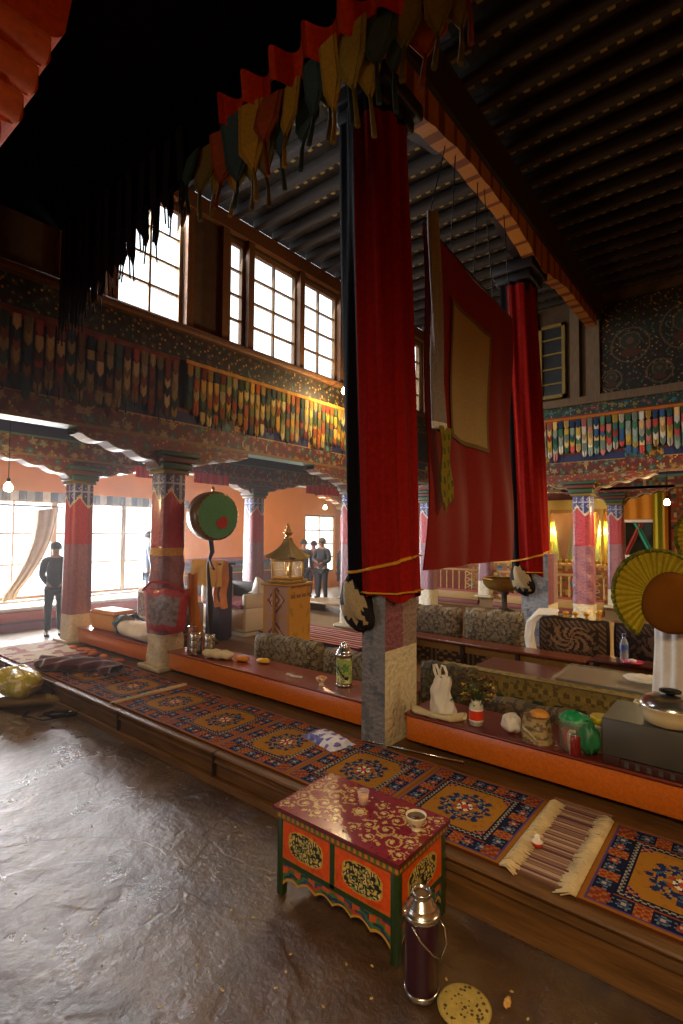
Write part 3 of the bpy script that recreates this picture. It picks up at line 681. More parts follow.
def runner(x1,nsq,label,y0=2.17,y1=2.845,ends=(True,True)):
    S=.64; L=S*nsq; W=y1-y0; x0=x1-L
    t=thing('runner_rug',label,'rug',((x0+x1)/2,(y0+y1)/2,.2),0,'patterned runner rugs on the step')
    mb=MB(); nx,ny=int(L/.0085),int(W/.0085)
    wob=lambda x,y:.004*nz(x*3+x1,y*3,4)+.014
    mb.grid(nx,ny,lambda u,v:(-L/2+L*u,-W/2+W*v,wob(L*u,W*v)),lambda u,v:rugsq((L*u)%S,W*v,S,W),False)
    mb.grid(nx//8,1,lambda u,v:(-L/2+L*u,-W/2,wob(L*u,0)*v),lambda u,v:lin('#5c3018'),False); mb.grid(4,1,lambda u,v:(L/2,-W/2+W*u,wob(L,W*u)*v),lambda u,v:lin('#8a5a1c'),False); mb.grid(4,1,lambda u,v:(-L/2,W/2-W*u,wob(0,W-W*u)*v),lambda u,v:lin('#8a5a1c'),False)
    mb.build('woven_pile',RUGM(),t)
    rnd=random.Random(int(abs(x1)*100))
    for s,e in ((1,ends[0]),(-1,ends[1])):
        if not e: continue
        mb=MB()
        for k in range(330):
            y=-W/2+W*rnd.random(); l=.05+.03*rnd.random(); dy=rnd.uniform(-.03,.03); xs=s*(L/2-.002)
            mb.tube([(xs,y,.012),(xs+s*l*.4,y+dy*.4,.017+.01*rnd.random()),(xs+s*l,y+dy,.005+.008*rnd.random())],.0035,4,None)
        f=mb.build('fringe',mat('cream_fringe','#c8b184',.95,var=.3),t); f['kind']='stuff'
    return t
runner(-.88,5,'long medallion runner rug on the step directly behind the painted chest')
runner(-4.10,3,'medallion runner rug on the step at far left, below the orange bench',ends=(False,False))
runner(2.62,5,'medallion runner rug at the right edge of the step, starting right of the fringe',ends=(False,True))
mb=MB(); mb.grid(16,80,lambda u,v:(-.14+.28*u,-.36+.72*v,.010+.002*math.sin(v*150)),lambda u,v:lin(['#7a5a4c','#a88a70','#5a3a40','#8a6a54'][int(v*62)%4]),False); mb.box(-.14,.14,-.36,.36,.0,.008,'#7a5a4c')
tag(mb.build('striped_mat',RUGM(),None,(-.735,2.55,.2)),'narrow striped woven mat showing between two fringed rug ends','mat')
mb=MB(); 
def wr(u,v): return (-.50+1.0*u,-.36+.70*v,.016+.006*nz(u*9,v*5)+.004*math.sin(u*60))
mb.grid(60,30,wr,lambda u,v:lin('#d6cfc8') if nz(u*7,v*5,1)<.15 else lin('#b08a90')); mb.grid(60,1,lambda u,v:(-.50+1.0*u,-.36,wr(u,0)[2]*v),lambda u,v:lin('#8c3040'))  # whitened colours paint the window glare onto this end of the rugs
tag(mb.build('glare_rug',RUGM(),None,(-6.56,2.53,.202)),'rug painted white and pink for window glare at the far left end of the step','rug')
# maroon robe dropped on the step edge
mb=MB()
def rb(u,v):
    a=2*PI*u; s=v-.5; r=.075*(1-abs(s)*1.2)**.5+.01; return (1.0*s+.02*math.sin(a*3),r*1.5*math.cos(a)+.09*math.sin(s*6)+.02*math.sin(s*31),max(0,.045+r*.8*math.sin(a)+.012*math.sin(a*4+s*23)))
mb.grid(24,50,rb,None,True,True); tag(mb.build('maroon_robe',mat('maroon_wool','#4c1420',.95,bump=.6,bscale=20,sheen=.3),None,(-5.35,2.44,.218),math.radians(14)),'crumpled maroon robe lying on the pale rug near the step edge','robe')
# orange petals / peel on the rug near the left column
for k,(dx,dy) in enumerate(((0,0),(.2,.06),(.5,-.02),(.72,.03),(1.0,.04),(.35,.1))):
    mb=MB(); mb.lathe([(.05,0),(.058,.012),(.04,.028),(.01,.034)],10,T=lambda p,k=k:(p[0]*1.4,p[1]*(.7+.1*(k%3)),p[2])); tag(mb.build('dried_peel',mat('orange_peel','#d0702c',.8,var=.4),None,(-6.35+dx,2.84+dy*.3,.222),k),'small dried orange scrap on the rug near the leftmost column','scrap','orange scraps at the foot of the orange bench')
# plastic snack packet and rod on the rug
mb=MB()
def pk(u,v):
    a,b=u-.5,v-.5; h=.035*(1-(2*a)**4)*(1-(2*b)**4)+.004*math.sin(u*30)*math.sin(v*20); return (.34*a,.2*b,.002+max(0,h))
mb.grid(40,24,pk,lambda u,v:lin('#3c3c8c') if u<.12 or (v<.2 and u<.6) else (lin('#5c4a9c') if math.sin(u*26)*math.cos(v*9)>.35 else lin('#c8c4cc')) ); mb.grid(40,24,lambda u,v:(.34*(.5-u),.2*(v-.5),.001),lambda u,v:lin('#c8c4cc'))
tag(mb.build('plastic_packet',PLASTIC(),None,(-2.28,2.70,.216),math.radians(-12)),'purple and white plastic packet lying on the rug','packet')
mb=MB(); mb.tube([(-.34,0,0),(0,0,.0),(.34,0,0)],.006,8); tag(mb.build('thin_rod',steel,None,(-1.75,2.895,.226),math.radians(10)),'thin pale metal rod lying on the rug beside the draped pillar foot','rod')
mb=MB(); mb.lathe([(.005,0),(.022,.004),(.026,.022),(.012,.034),(.014,.045),(.004,.052)],14,cf=lambda u,q:lin('#c03020') if q<2 else lin('#e8e0d0')); tag(mb.build('butter_ornament',LACQ(),None,(-.80,2.40,.214)),'tiny red and white bottle cap figure on the striped mat','trinket')
# ================================================================== ORANGE BENCHES behind the rugs
def bench(x0,x1,label,top):
    t=thing('long_bench',label,'bench',((x0+x1)/2,3.2,.2),0,'long orange benches'); h=(x1-x0)/2
    mb=MB(); mb.bbox(-h,h,-.19,.19,.035,.195,.008,'#c4661a'); mb.build('front_panel',LACQ(),t)
    mb=MB(); mb.bbox(-h-.01,h+.01,-.205,.2,.195,.215,.008,top); mb.build('bench_top',LACQ(),t)
    for x in (-h+.12,0,h-.12):
        mb=MB(); mb.bbox(x-.03,x+.03,-.15,.15,0,.035,.005,'#24140e'); mb.build('leg',PAINT(),t)
    return t
bench(-6.62,-5.06,'orange bench between the two left columns, holding box and bedroll','#8a3a2c')
bench(-4.64,-2.20,'orange bench left of the draped pillar, holding floral thermos and cans','#7a3426')
bench(-1.86,1.2,'orange bench right of the draped pillar, holding bags and flowers','#6a2a20')
# ================================================================== FURNITURE OF THE HALL
def carpetcol(u,v,s=1,pal=('#7d715c','#565046','#948670','#4a4238')):
    n=nz(u*14*s,v*14*s,2); m=nz(u*30*s,v*30*s,7)
    if abs(n)<.09: return lin(pal[1])
    if m>.28: return lin(pal[2])
    if m<-.3: return lin(pal[3])
    return lin(pal[0])
def medcarpet(u,v,W,H,pal=('#3a2a22','#6c5640','#241c1c','#8a6a4c')):
    da,db=min(u,W-u),min(v,H-v); d=min(da,db)
    if d<.03: return lin(pal[2])
    if d<.09: return lin(pal[1]) if math.sin((u+v)*120)>.1 else lin(pal[0])
    r=math.hypot((u-W/2),(v-H/2)*1.5)
    if r<.2 and math.cos(8*math.atan2(v-H/2,u-W/2)+r*60)>0: return lin(pal[3])
    return lin(pal[0]) if nz(u*25,v*25)<.15 else lin(pal[1])
def bolster(x0,x1,y,zb,zt,th,label,cf,lean=.0,grp='carpet-covered bolsters',rad=.06,rz=0):
    L,h=x1-x0,zt-zb; mb=MB()
    def S(u,v,side):
        a,b=2*u-1,2*v-1; q=lambda t:math.copysign(abs(t)**.9,t); k=max(0,(1-abs(a)**6)*(1-abs(b)**4))**.5
        # pinched pillow
        return (L/2*a*(1-.02*b*b),side*(th/2*k),h/2+h/2*b*(1-.05*abs(a)**6)+.008*math.sin(a*9))
    mb.grid(int(L/.012),int(h/.012),lambda u,v:S(u,v,-1),lambda u,v:cf(u*L,v*h,L,h)); mb.grid(int(L/.012),int(h/.012),lambda u,v:S(1-u,v,1),lambda u,v:cf((1-u)*L,v*h,L,h))
    o=mb.build('bolster',CLOTH(),None,((x0+x1)/2,y,zb),rz); o.rotation_euler=(lean,0,rz); return tag(o,label,'bolster',grp)
cA=lambda u,v,L,h:carpetcol(u,v)
cB=lambda u,v,L,h:carpetcol(u,v,1,('#7a7058','#4c4434','#8e8260','#5c4c38'))
bolster(-4.02,-3.12,3.62,.305,.60,.2,'worn greenish bolster lying behind the orange bench, left of its pair',cB)
bolster(-3.10,-2.28,3.62,.305,.585,.2,'worn greenish bolster behind the floral thermos, right one of its pair',cB)
bolster(-3.45,-2.63,5.45,.40,.77,.2,'grey carpet bolster just right of the draped pillar',cA)
bolster(-2.60,-1.93,5.45,.40,.79,.2,'grey carpet bolster directly left of the second red pillar',cA)
bolster(-1.78,-1.12,5.45,.395,.79,.14,'dark medallion carpet bolster right of the second red pillar, beside the white bag',lambda u,v,L,h:medcarpet(u,v,L,h))
bolster(-1.09,-.2,5.45,.395,.80,.14,'dark carpet bolster behind the water bottle, next to the yellow hat',lambda u,v,L,h:medcarpet(u,v,L,h,('#30262a','#5a4a44','#1c1618','#6c5a4c')))
# near back row: patterned backrest and low roll
t=thing('carpet_bolster','long backrest with small arched carpet pattern right behind the bench flowers','backrest',(-.85,3.78,.2))
def bc(f,u,v):
    if v>.37: return lin('#5a5040') if f!='Z' else lin('#6c6248')
    k=(u%.14)/.14
    if .10<v<.24 and abs(k-.5)<.28: return lin('#2f3a34') if (v-.24)<-.03*abs(k-.5) else lin('#6e5c30')
    if .29<v<.33: return lin('#8a7438') if math.sin(u*90)>0 else lin('#5c4c28')
    return lin('#7d6a34') if nz(u*30,v*30)<.2 else lin('#5c4c28')
mb=MB(); mb.pbox(-1.15,.24,-.05,.05,0,.38,.011,bc); mb.build('woven_cover',CLOTH(),t)
bolster(-1.60,-.58,3.56,.30,.47,.17,'dull brown rolled bolster just behind the bags on the right bench',lambda u,v,L,h:carpetcol(u,v,1,('#5c4c34','#3c3428','#6e5e40','#40302a')))
bolster(-2.1,-1.62,3.62,.28,.62,.13,'dark green-brown bolster behind the white plastic bag',lambda u,v,L,h:carpetcol(u,v,1,('#4c4430','#2c2c24','#6a5c3c','#3c2c24')))
# seating platforms beneath the bolsters
def carved(f,u,v,base='#3a2a1e'):
    if f=='Z': return lin('#6b3428')
    if v>.16: return lin('#8a6a34')
    k=(u%.42)/.42
    if abs(k-.5)>.47: return lin('#1c120c')
    if abs(k-.5)>.40 or v<.03: return lin('#5c4630')
    return lin('#2c2018') if math.sin(u*60)*math.sin(v*70)<.2 else lin('#7a5c38')
def platform(x0,x1,y0,y1,h,label,top='#5a3424',cv=carved):
    t=thing('seat_platform',label,'platform',((x0+x1)/2,(y0+y1)/2,.2),0); mb=MB(); a,b=(x1-x0)/2,(y1-y0)/2
    mb.pbox(-a,a,-b,b,0,h-.03,.03,cv,'xXyY'); mb.build('body',PAINT(),t); mb=MB(); mb.bbox(-a-.01,a+.01,-b-.01,b+.01,h-.03,h,.01,top); mb.build('seat_top',RUGM(),t); return t
platform(-4.1,-2.25,3.44,4.05,.10,'low dark platform under the pair of greenish bolsters')
platform(-3.48,-.1,5.30,5.80,.19,'low carpeted platform under the row of grey and dark bolsters')
platform(-1.85,-.62,3.44,3.70,.09,'low dark platform behind the right orange bench')
def long_table(x0,x1,y0,y1,zt,label,top='#5e2c1c',leg=5,front=True):
    t=thing('low_table',label,'table',((x0+x1)/2,(y0+y1)/2,.2),0,'long low brown tables'); a,b=(x1-x0)/2,(y1-y0)/2; h=zt-.2
    mb=MB(); mb.bbox(-a,a,-b,b,h-.03,h,.008,top); mb.build('tabletop',LACQ(),t)
    for k in range(leg):
        x=-a+.04+(2*a-.08)*k/(leg-1)
        for s in (-1,1):
            mb=MB(); mb.bbox(x-.02,x+.02,s*(b-.04)-.02,s*(b-.04)+.02,0,h-.03,.004,'#2a1810'); mb.build('leg',PAINT(),t)
    if front: mb=MB(); mb.pbox(-a+.02,a-.02,-b+.05,-b+.07,.03,h-.03,.025,lambda f,u,v:carved(f,u,v)); mb.build('carved_panel',PAINT(),t)
    return t
long_table(-3.6,-1.22,4.95,5.2,.49,'long narrow brown table in front of the grey bolsters')
long_table(-1.18,-.1,4.95,5.2,.52,'short dark red table in front of the dark bolsters, holding the water bottle','#4c2018',3)
long_table(-1.95,-1.18,4.18,4.68,.47,'low brown table behind the flowers, left of the plastic-covered box','#55271c',3)
t=thing('covered_chest','low box under clear plastic sheet in the middle of the right side','chest',(-.78,4.12,.2))
mb=MB(); mb.pbox(-.38,.5,-.22,.24,0,.38,.03,lambda f,u,v:lin('#6b5636') if f=='Z' else medcarpet(u,v,.9,.38,('#33281c','#5c4a2c','#241c14','#6a5634'))); mb.build('body',PAINT(),t)
mb=MB(); mb.grid(30,16,lambda u,v:(-.40+.92*u,-.24+.5*v,.39+.006*nz(u*12,v*9)),None); mb.grid(4,8,lambda u,v:(-.40-.01*math.sin(v*9),-.24+.5*v,.39-.22*u-.02*math.sin(v*7)),None); mb.grid(30,3,lambda u,v:(-.40+.92*u,-.245-.008*math.sin(u*30),.39-.10*v-.02*math.sin(u*9)*v),None)
mb.build('plastic_sheet',glassy('clear_plastic','#d8d8d0',.22,.12),t)
# rug seats with blue fringe, left of draped pillar
t=thing('rug_seat','long low seat with striped rug and blue fringe left of the draped pillar','rug seat',(-5.2,5.0,0.2))
t.location=Vector((-4.75,5.25,.2))*K
mb=MB(); mb.bbox(-.6,1.08,-.36,.36,0,.05,.01,'#5a2018'); mb.build('base',PAINT(),t)
mb=MB(); mb.grid(60,24,lambda u,v:(-.6+1.7*u,-.40+.80*v,.072+.006*nz(u*8,v*5)),lambda u,v:lin(['#c8b4b0','#a8485a','#e0d8d0','#8a3a50'][int(v*16)%4])); mb.grid(60,2,lambda u,v:(-.6+1.7*u,-.40,.072*v),lambda u,v:lin('#7a2434')); mb.build('striped_rug',RUGM(),t)
mb=MB(); rnd=random.Random(3)
for k in range(300): x=-.6+1.7*rnd.random(); mb.tube([(x,-.40,.05),(x+.01,-.415,.03),(x+rnd.uniform(-.01,.01),-.42,.0)],.005,4,'#1c2c6c')
f=mb.build('fringe',CLOTH(),t); f['kind']='stuff'
t=thing('low_table','low pale wooden platform table near the far standing people','table',(-5.9,7.3,.2))
mb=MB(); mb.bbox(-.7,.7,-.3,.3,.14,.18,.01); mb.build('tabletop',mat('pale_wood','#8a6f4c',.45),t)
for s in (-1,1): mb=MB(); mb.box(s*.6-.03,s*.6+.03,-.26,.26,0,.14); mb.build('leg',wood,t)
# white wooden sofa with red cushion
t=thing('wooden_sofa','white wooden sofa seat with red tufted cushion beside the yellow lantern cabinet','sofa',(-5.95,5.0,.2))
wp=mat('white_paint','#cfc4ae',.45,var=.1)
mb=MB(); mb.bbox(-.5,.5,-.3,.3,.05,.36,.012); mb.box(-.53,.53,-.33,.33,.0,.035); mb.build('frame',wp,t)
for x in (-.25,.25):
    mb=MB(); mb.bbox(x-.21,x+.21,-.315,-.30,.09,.32,.006,'#c89a64'); mb.build('panel',PAINT(),t)
mb=MB(); mb.bbox(-.5,-.42,-.3,.3,.36,.62,.02); mb.build('armrest',wp,t); mb=MB(); mb.bbox(.42,.5,-.3,.3,.36,.56,.02); mb.build('armrest',wp,t)
mb=MB(); mb.bbox(-.5,.5,.24,.32,.36,.66,.02); mb.build('backrest',dark_wood,t)
mb=MB(); mb.grid(40,20,lambda u,v:(-.42+.84*u,-.32+.55*v,.40+.05*(1-(2*u-1)**6)*(1-(2*v-1)**6)+.008*math.sin(u*40)),lambda u,v:lin('#a03048') if int(u*12)%2 else lin('#c08890')); mb.box(-.42,.42,-.32,.23,.36,.40,'#8c2438'); mb.build('seat_cushion',CLOTH(),t)
mb=MB()
mb.grid(20,20,lambda u,v:(.30+.2*u+.05*math.sin(v*9),-.1+.25*v,.60+.22*math.sin(PI*v)*math.sin(PI*u)),None)
tag(mb.build('folded_cloth',white_cloth,None,(-5.95,5.0,.16)),'crumpled white cloth heaped on the sofa back by the white column','cloth')
# painted lantern cabinet
t=thing('altar_cabinet','tall narrow cabinet with diamond panels and yellow side, carrying the pagoda lantern','cabinet',(-4.46,4.5,.2),math.radians(9)); t.scale=(.86,.86,.93)
def dia(f,u,v):
    if f=='y':
        W=.5;v2=v%.44; a,b=abs(u-.22)/.15,abs(v2-.22)/.17; q=a+b
        if u<.035 or u>.415 or v2<.03: return lin('#c89c4c')
        if q<.25: return lin('#d8c8b0')
        if q<.55: return lin('#9c6a6c')
        if q<.8: return lin('#c8b0a0')
        if q<1.0: return lin('#7c3a40')
        return lin('#b89a94')
    if f=='X': 
        if v>.62 and .06<(v-.62)%.14<.11 and (u%.13)>.03 : return lin('#8a5c1c')
        return lin('#d09a1e') if nz(u*10,v*10)<.3 else lin('#b8841c')
    return lin('#a8782c')
mb=MB(); mb.pbox(-.23,.22,-.25,.25,0,.84,.022,dia); mb.build('body',PAINT(),t)
mb=MB(); mb.bbox(-.26,.25,-.28,.28,.84,.87,.008,'#b88a30'); mb.bbox(-.05,-.0,-.29,-.27,.1,.8,.004,'#a87828'); mb.build('top_board',PAINT(),t)
t=thing('pagoda_lantern','small golden pagoda-roofed glass lantern on top of the yellow cabinet','lantern',(-4.44,4.48,1.012),math.radians(9)); t.scale=(.86,.86,.9)
gold=mat('gilt_wood','#b8923c',.4,.55,var=.3)
mb=MB(); mb.bbox(-.2,.2,-.2,.2,0,.04,.006); mb.bbox(-.16,.16,-.16,.16,.04,.08,.006)
for a in (-.15,.15):
    for b in (-.15,.15): mb.bbox(a-.015,a+.015,b-.015,b+.015,.08,.30,.004)
mb.bbox(-.17,.17,-.17,.17,.28,.32,.004); mb.build('frame',gold,t)
mb=MB()
for s in (-1,1): mb.box(s*.145-.002,s*.145+.002,-.135,.135,.08,.28); mb.box(-.135,.135,s*.145-.002,s*.145+.002,.08,.28)
mb.build('glass_panes',glassy('lantern_glass','#fff0d8',.12,.05),t)
mb=MB()
def roof(u,v):
    a=2*PI*u+PI/4; c,s=math.cos(a),math.sin(a); q=1/max(abs(c),abs(s)); r=(.20*(1-v)**1.7+.045); cor=(abs(abs(c)-abs(s))<.25)
    return (r*q*c,r*q*s,.32+.26*v+(.035*(1-v)**4 if cor else 0))
mb.grid(64,14,roof,None,False,True); mb.build('roof',mat('gilt_roof','#8f7a3e',.5,.4,var=.3),t)
mb=MB(); mb.lathe([(.05,.57),(.055,.60),(.03,.61),(.06,.65),(.075,.665),(.03,.68),(.05,.70),(.02,.72),(.028,.745),(.006,.80)],16); mb.build('finial',gold,t)
mb=MB(); mb.lathe([(.02,.08),(.03,.09),(.025,.14),(.012,.16)],12); mb.build('butter_lamp',brass,t)
mb=MB(); mb.lathe([(.004,.162),(.009,.175),(.003,.20)],8); mb.build('flame',emit('flame_glow','#ffc060',12),t)
point('lantern_light',(-4.44,4.48,1.2),.8,(1,.75,.4),.02)
# green drum on its stand
t=thing('standing_drum','round green-faced ritual drum on a pole right of the plastic-wrapped column','drum',(-4.62,3.50,.41))
Tx=lambda p:(-p[0]*.30+p[2]*.95*0+p[0]*.0,0,0)
ang=math.radians(-26); 
def dT(p):   # lathe axis z -> horizontal axis pointing to the viewer
    x,y,z=p[0],p[1],p[2]; return (x*math.cos(ang)-z*math.sin(ang)*-1*-1, -(z*math.cos(ang))+x*math.sin(ang)*1.0, 1.37+y)
def drumT(p):
    # disc axes: e1 horizontal, e2 up, axis a towards (0.62,-0.78)
    ax=Vector((.995,-.10,0)); e1=Vector((.10,.995,0)); q=e1*p[0]+Vector((0,0,1))*p[1]+ax*p[2]; return (q.x,q.y,q.z+1.37)
mb=MB(); mb.lathe([(.235,-.11),(.262,-.09),(.268,0),(.262,.09),(.235,.11)],40,col='#7a5a1c',T=drumT); mb.build('drum_body',LACQ(),t)
mb=MB(); mb.lathe([(.001,.112),(.06,.113),(.24,.111)],40,T=drumT,cf=lambda u,q:lin('#5c9a6c'),cap=False); mb.lathe([(.24,-.111),(.06,-.113),(.001,-.112)],40,T=drumT,cf=lambda u,q:lin('#3f6a3e'),cap=False)
mb.build('drumhead',CLOTH(),t)
mb=MB(); P=[(.02,-.14),(.10,-.12),(.12,-.04),(.07,.0),(.0,-.03),(-.03,-.09)]; mb.prism([(a,b) for a,b in P],.114,.118,'z','#b0342c',None,drumT); mb.build('red_emblem',LACQ(),t)
mb=MB()
for k in range(28): a=2*PI*k/28; mb.lathe([(.004,.109),(.009,.115),(.002,.119)],6,c=(.247*math.cos(a),.247*math.sin(a)),T=drumT)
mb.build('studs',brass,t)
mb=MB(); mb.tube([(0,0,0),(-.02,0,.45),(-.10,.02,.85),(.0,0,.98),(-.03,0,1.12)],lambda s:.022+.01*math.sin(s*9),10); mb.tube([(-.05,0,.90),(.05,-.03,.82),(.09,-.04,.80)],.012,8); mb.lathe([(.09,0),(.08,.03),(.03,.05)],16); mb.build('stand_pole',dark_wood,t)
mb=MB(); mb.lathe([(.012,-.26),(.02,-.30),(.008,-.33)],8,T=lambda p:(p[0],p[1],1.37-.0+p[2]*-1+0)); mb.build('top_knob',brass,t)
ang=0
# orange ceremonial scarves
os_=mat('orange_silk','#d07c1c',.6,var=.25,bump=.4,bscale=12,bdist=.02)
def scarf(path,w,label,loc,wr=.3,m=None,seed=0):
    mb=MB(); P=[Vector(p) for p in path]
    def f(u,v,o=0):
        q=v*(len(P)-1); i=min(int(q),len(P)-2); p=P[i].lerp(P[i+1],q-i); s=(u-.5)
        W=w(v) if callable(w) else w
        return (p.x+W*s*.85+.012*math.sin(u*17+v*5+seed),p.y+W*s*.35+.02*math.sin(u*13+seed)+o,p.z+.01*math.sin(u*9+v*11))
    mb.grid(16,30,lambda u,v:f(u,v)); mb.grid(16,30,lambda u,v:f(1-u,v,.008)); return tag(mb.build('ceremonial_scarf',m or os_,None,loc),label,'scarf','orange ceremonial scarves')
scarf([(0,0,.75),(.03,-.02,.5),(.10,-.03,.25),(.18,-.05,.05),(.30,-.08,.012),(.44,-.05,.012)],lambda v:.12+.06*v,'orange scarf hanging from the plastic-wrapped column and trailing on the bench',(-4.66,3.28,.42))
scarf([(0,0,.62),(.02,0,.4),(-.02,0,.2),(.03,0,.03)],.22,'orange scarf draped over the dark stand behind the green drum',(-5.47,4.27,.60),seed=2)
scarf([(0,0,.36),(.02,-.02,.28),(.01,-.02,.1),(.0,-.02,.02)],.5,'golden yellow cloth across the dark stand behind the green drum',(-5.62,4.2,.88),m=mat('gold_silk','#c99a2c',.6,var=.2),seed=4)
t=thing('dark_stand','dark draped stand beneath the golden cloth behind the green drum','stand',(-5.62,4.32,.2)); t.scale=(.8,.8,.93)
mb=MB(); mb.bbox(-.2,.22,-.06,.2,0,1.05,.05,'#3a2a3c'); mb.build('draped_body',CLOTH(),t); mb=MB(); mb.bbox(-.23,.25,-.08,.22,1.05,1.08,.01); mb.build('top_board',dark_wood,t)
# red woven bag hung on the column front, plastic wrapped
t=thing('red_bag','red-rimmed grey bag tied to the front of the plastic-wrapped column','bag',(-4.66,2.93,.62)); t.scale=(1.15,1,1.15); t.rotation_euler=(0,0,math.radians(22))
mb=MB()
def bagf(u,v):
    a=2*u-1; return (.02+.235*a*(1-.2*(1-v)),-.045*(1-a**4)*(math.sin(PI*v))**.4-.02+.05*abs(a)**2,.36*v+.01*math.sin(u*14))
mb.grid(40,26,bagf,lambda u,v:lin('#b02430') if min(u,1-u)<.12 or min(v,1-v)<.16 else (lin('#8a7a7c') if nz(u*9,v*7)<.1 else lin('#6c5a60'))); mb.grid(40,26,lambda u,v:tuple(a+(0,.012,0)[q] for q,a in enumerate(bagf(1-u,v))),lambda u,v:lin('#b02430')); mb.build('bag_body',PLASTIC(),t)
mb=MB(); mb.tube([(-.2,-.0,.34),(-.10,-.03,.42),(.1,-.03,.42),(.22,0,.34)],.01,6,'#b02430'); mb.build('strap',CLOTH(),t)
# cans
def can(x,y,z,r,h,label,m=None,n=24):
    t=thing('tin_can',label,'can',(x,y,z),0,'shiny tin cans'); 
    mb=MB(); mb.lathe([(r*.95,0),(r,.006),(r,h*.3),(r*.985,h*.32),(r,h*.34),(r,h*.66),(r*.985,h*.68),(r,h*.7),(r,h-.006),(r*.95,h)],n); mb.build('can_body',m or steel,t)
    mb=MB(); mb.lathe([(r*.97,h-.001),(r*.99,h+.006),(r*.6,h+.008)],n); mb.build('can_lid',steel,t); return t
can(-4.30,3.08,.42,.062,.20,'shiny silver can, front right one of the cans beside the wrapped column')
can(-4.43,3.13,.42,.045,.24,'taller reddish can behind the silver can beside the wrapped column',mat('copper_can','#b08070',.3,.8))
can(-4.19,3.16,.42,.055,.18,'rear silver can nearest the white cloth roll')
mb=MB()
mb.grid(30,16,lambda u,v:(.17*(u-.5)*2,.07*math.cos(2*PI*v)*(1-(2*u-1)**4)**.5,.035+.04*math.sin(2*PI*v)*(1-(2*u-1)**4)**.5+.006*math.sin(u*20)),None); tag(mb.build('rolled_towel',cream_cloth,None,(-4.0,3.12,.42),math.radians(18)),'small rolled cream towel lying beside the silver cans','towel')
for k,(x,y,s,c,lb) in enumerate(((-3.75,3.2,.05,'#d0801c','small orange bundle on the bench right of the cream towel'),(-3.55,3.28,.045,'#d8a42c','small yellow bundle on the bench left of the greenish bolster'))):
    mb=MB(); mb.lathe([(s*.7,0),(s*1.1,s*.4),(s*.8,s*.9),(s*.2,s*1.1)],14,T=lambda p:(p[0]*1.6,p[1],p[2]*.8+.004*math.sin(p[0]*90))); tag(mb.build('cloth_bundle',mat('bundle%d'%k,c,.8,bump=.4),None,(x,y,.42)),lb,'bundle')
mb=MB(); mb.grid(20,6,lambda u,v:(.09*(u-.5)*2,.02*math.sin(PI*v)*1+.01*math.sin(u*9),.012*math.sin(PI*v)+.002),None); mb.grid(20,2,lambda u,v:(.09*(u-.5)*2,.0+.02*(1-v)*0,.001)); tag(mb.build('paper_scrap',white_cloth,None,(-3.02,3.12,.417)),'small white paper scrap lying on the bench top left of the bowl','paper')
# orange box, low backrest, bedroll on the left bench
mb=MB(); mb.bbox(-.26,.24,-.14,.16,0,.24,.03,'#c88a3c'); mb.bbox(-.27,.25,-.15,.17,.19,.215,.01,'#b8762c')
tag(mb.build('orange_box',PAINT(),None,(-6.18,3.22,.415),math.radians(4)),'orange cloth-covered box on the bench beside the leftmost column','box')
t=thing('bedding_roll','white bedroll with blue patterned end on the left bench','bedding',(-5.45,3.16,.415),math.radians(-4))
mb=MB()
def roll(u,v):
    a=2*PI*u; s=v; r=.105*(1+.07*math.sin(a*3+s*4)); e=min(1,(min(s,1-s)*9+.15))**.5; return (-.3+.68*s,r*1.5*e*math.cos(a),max(0,r*.9+r*.9*e*math.sin(a)-.01))
mb.grid(32,40,roll,None,True,True); mb.build('roll_body',white_cloth,t)
mb=MB()
def rolb(u,v):
    a=2*PI*u; r=.12+.01*math.sin(a*7); return (-.40+.14*v,r*1.45*math.cos(a)*(1-.2*(1-v)),max(0,.11+r*math.sin(a)*(1-.15*(1-v))))
mb.grid(30,8,rolb,lambda u,v:lin('#2c6c88') if nz(u*14,v*6)<.1 else lin('#8ab0b8'),True,True); mb.build('blue_end',CLOTH(),t)
mb=MB(); mb.lathe([(.001,-.37),(.09,-.375)],16,T=lambda p:(p[2]-.0,p[0]*1.3,max(0,.11+p[1])),col='#b8b0a0',cap=False); mb.build('roll_end',CLOTH(),t)
t=thing('carpet_chair','low carpeted seat with white rim in front of the big window, behind the bedroll','chair',(-6.55,4.25,.2))
mb=MB(); mb.bbox(-.3,.4,-.3,.3,0,.42,.04,'#a89a88'); mb.build('seat',CLOTH(),t); mb=MB(); mb.bbox(-.32,.42,-.33,-.25,.2,.62,.03); mb.build('backrest',white_cloth,t)
mb=MB(); mb.pbox(-.26,.28,-.345,-.33,.24,.56,.02,lambda f,u,v:carpetcol(u,v,1.6,('#8a7464','#5c4a44','#a89484','#6a5048')),'y'); mb.build('carpet_panel',CLOTH(),t)
mb=MB()
for k in range(3): mb.grid(20,14,lambda u,v,k=k:(.22*(u-.5)+.05*k,.15*math.cos(2*PI*v),.08+.06*k+.07*math.sin(2*PI*v)*(1-(2*u-1)**4)**.5),None)
tag(mb.build('quilt_heap',mat('blue_quilt','#8f9aa8',.85,var=.5,scale=14),None,(-5.72,3.86,.41)),'blue and white crumpled quilt behind the bedroll, beside the wrapped column','quilt')
platform(-6.05,-5.45,3.72,3.98,.21,'low platform holding the crumpled quilt near the wrapped column')
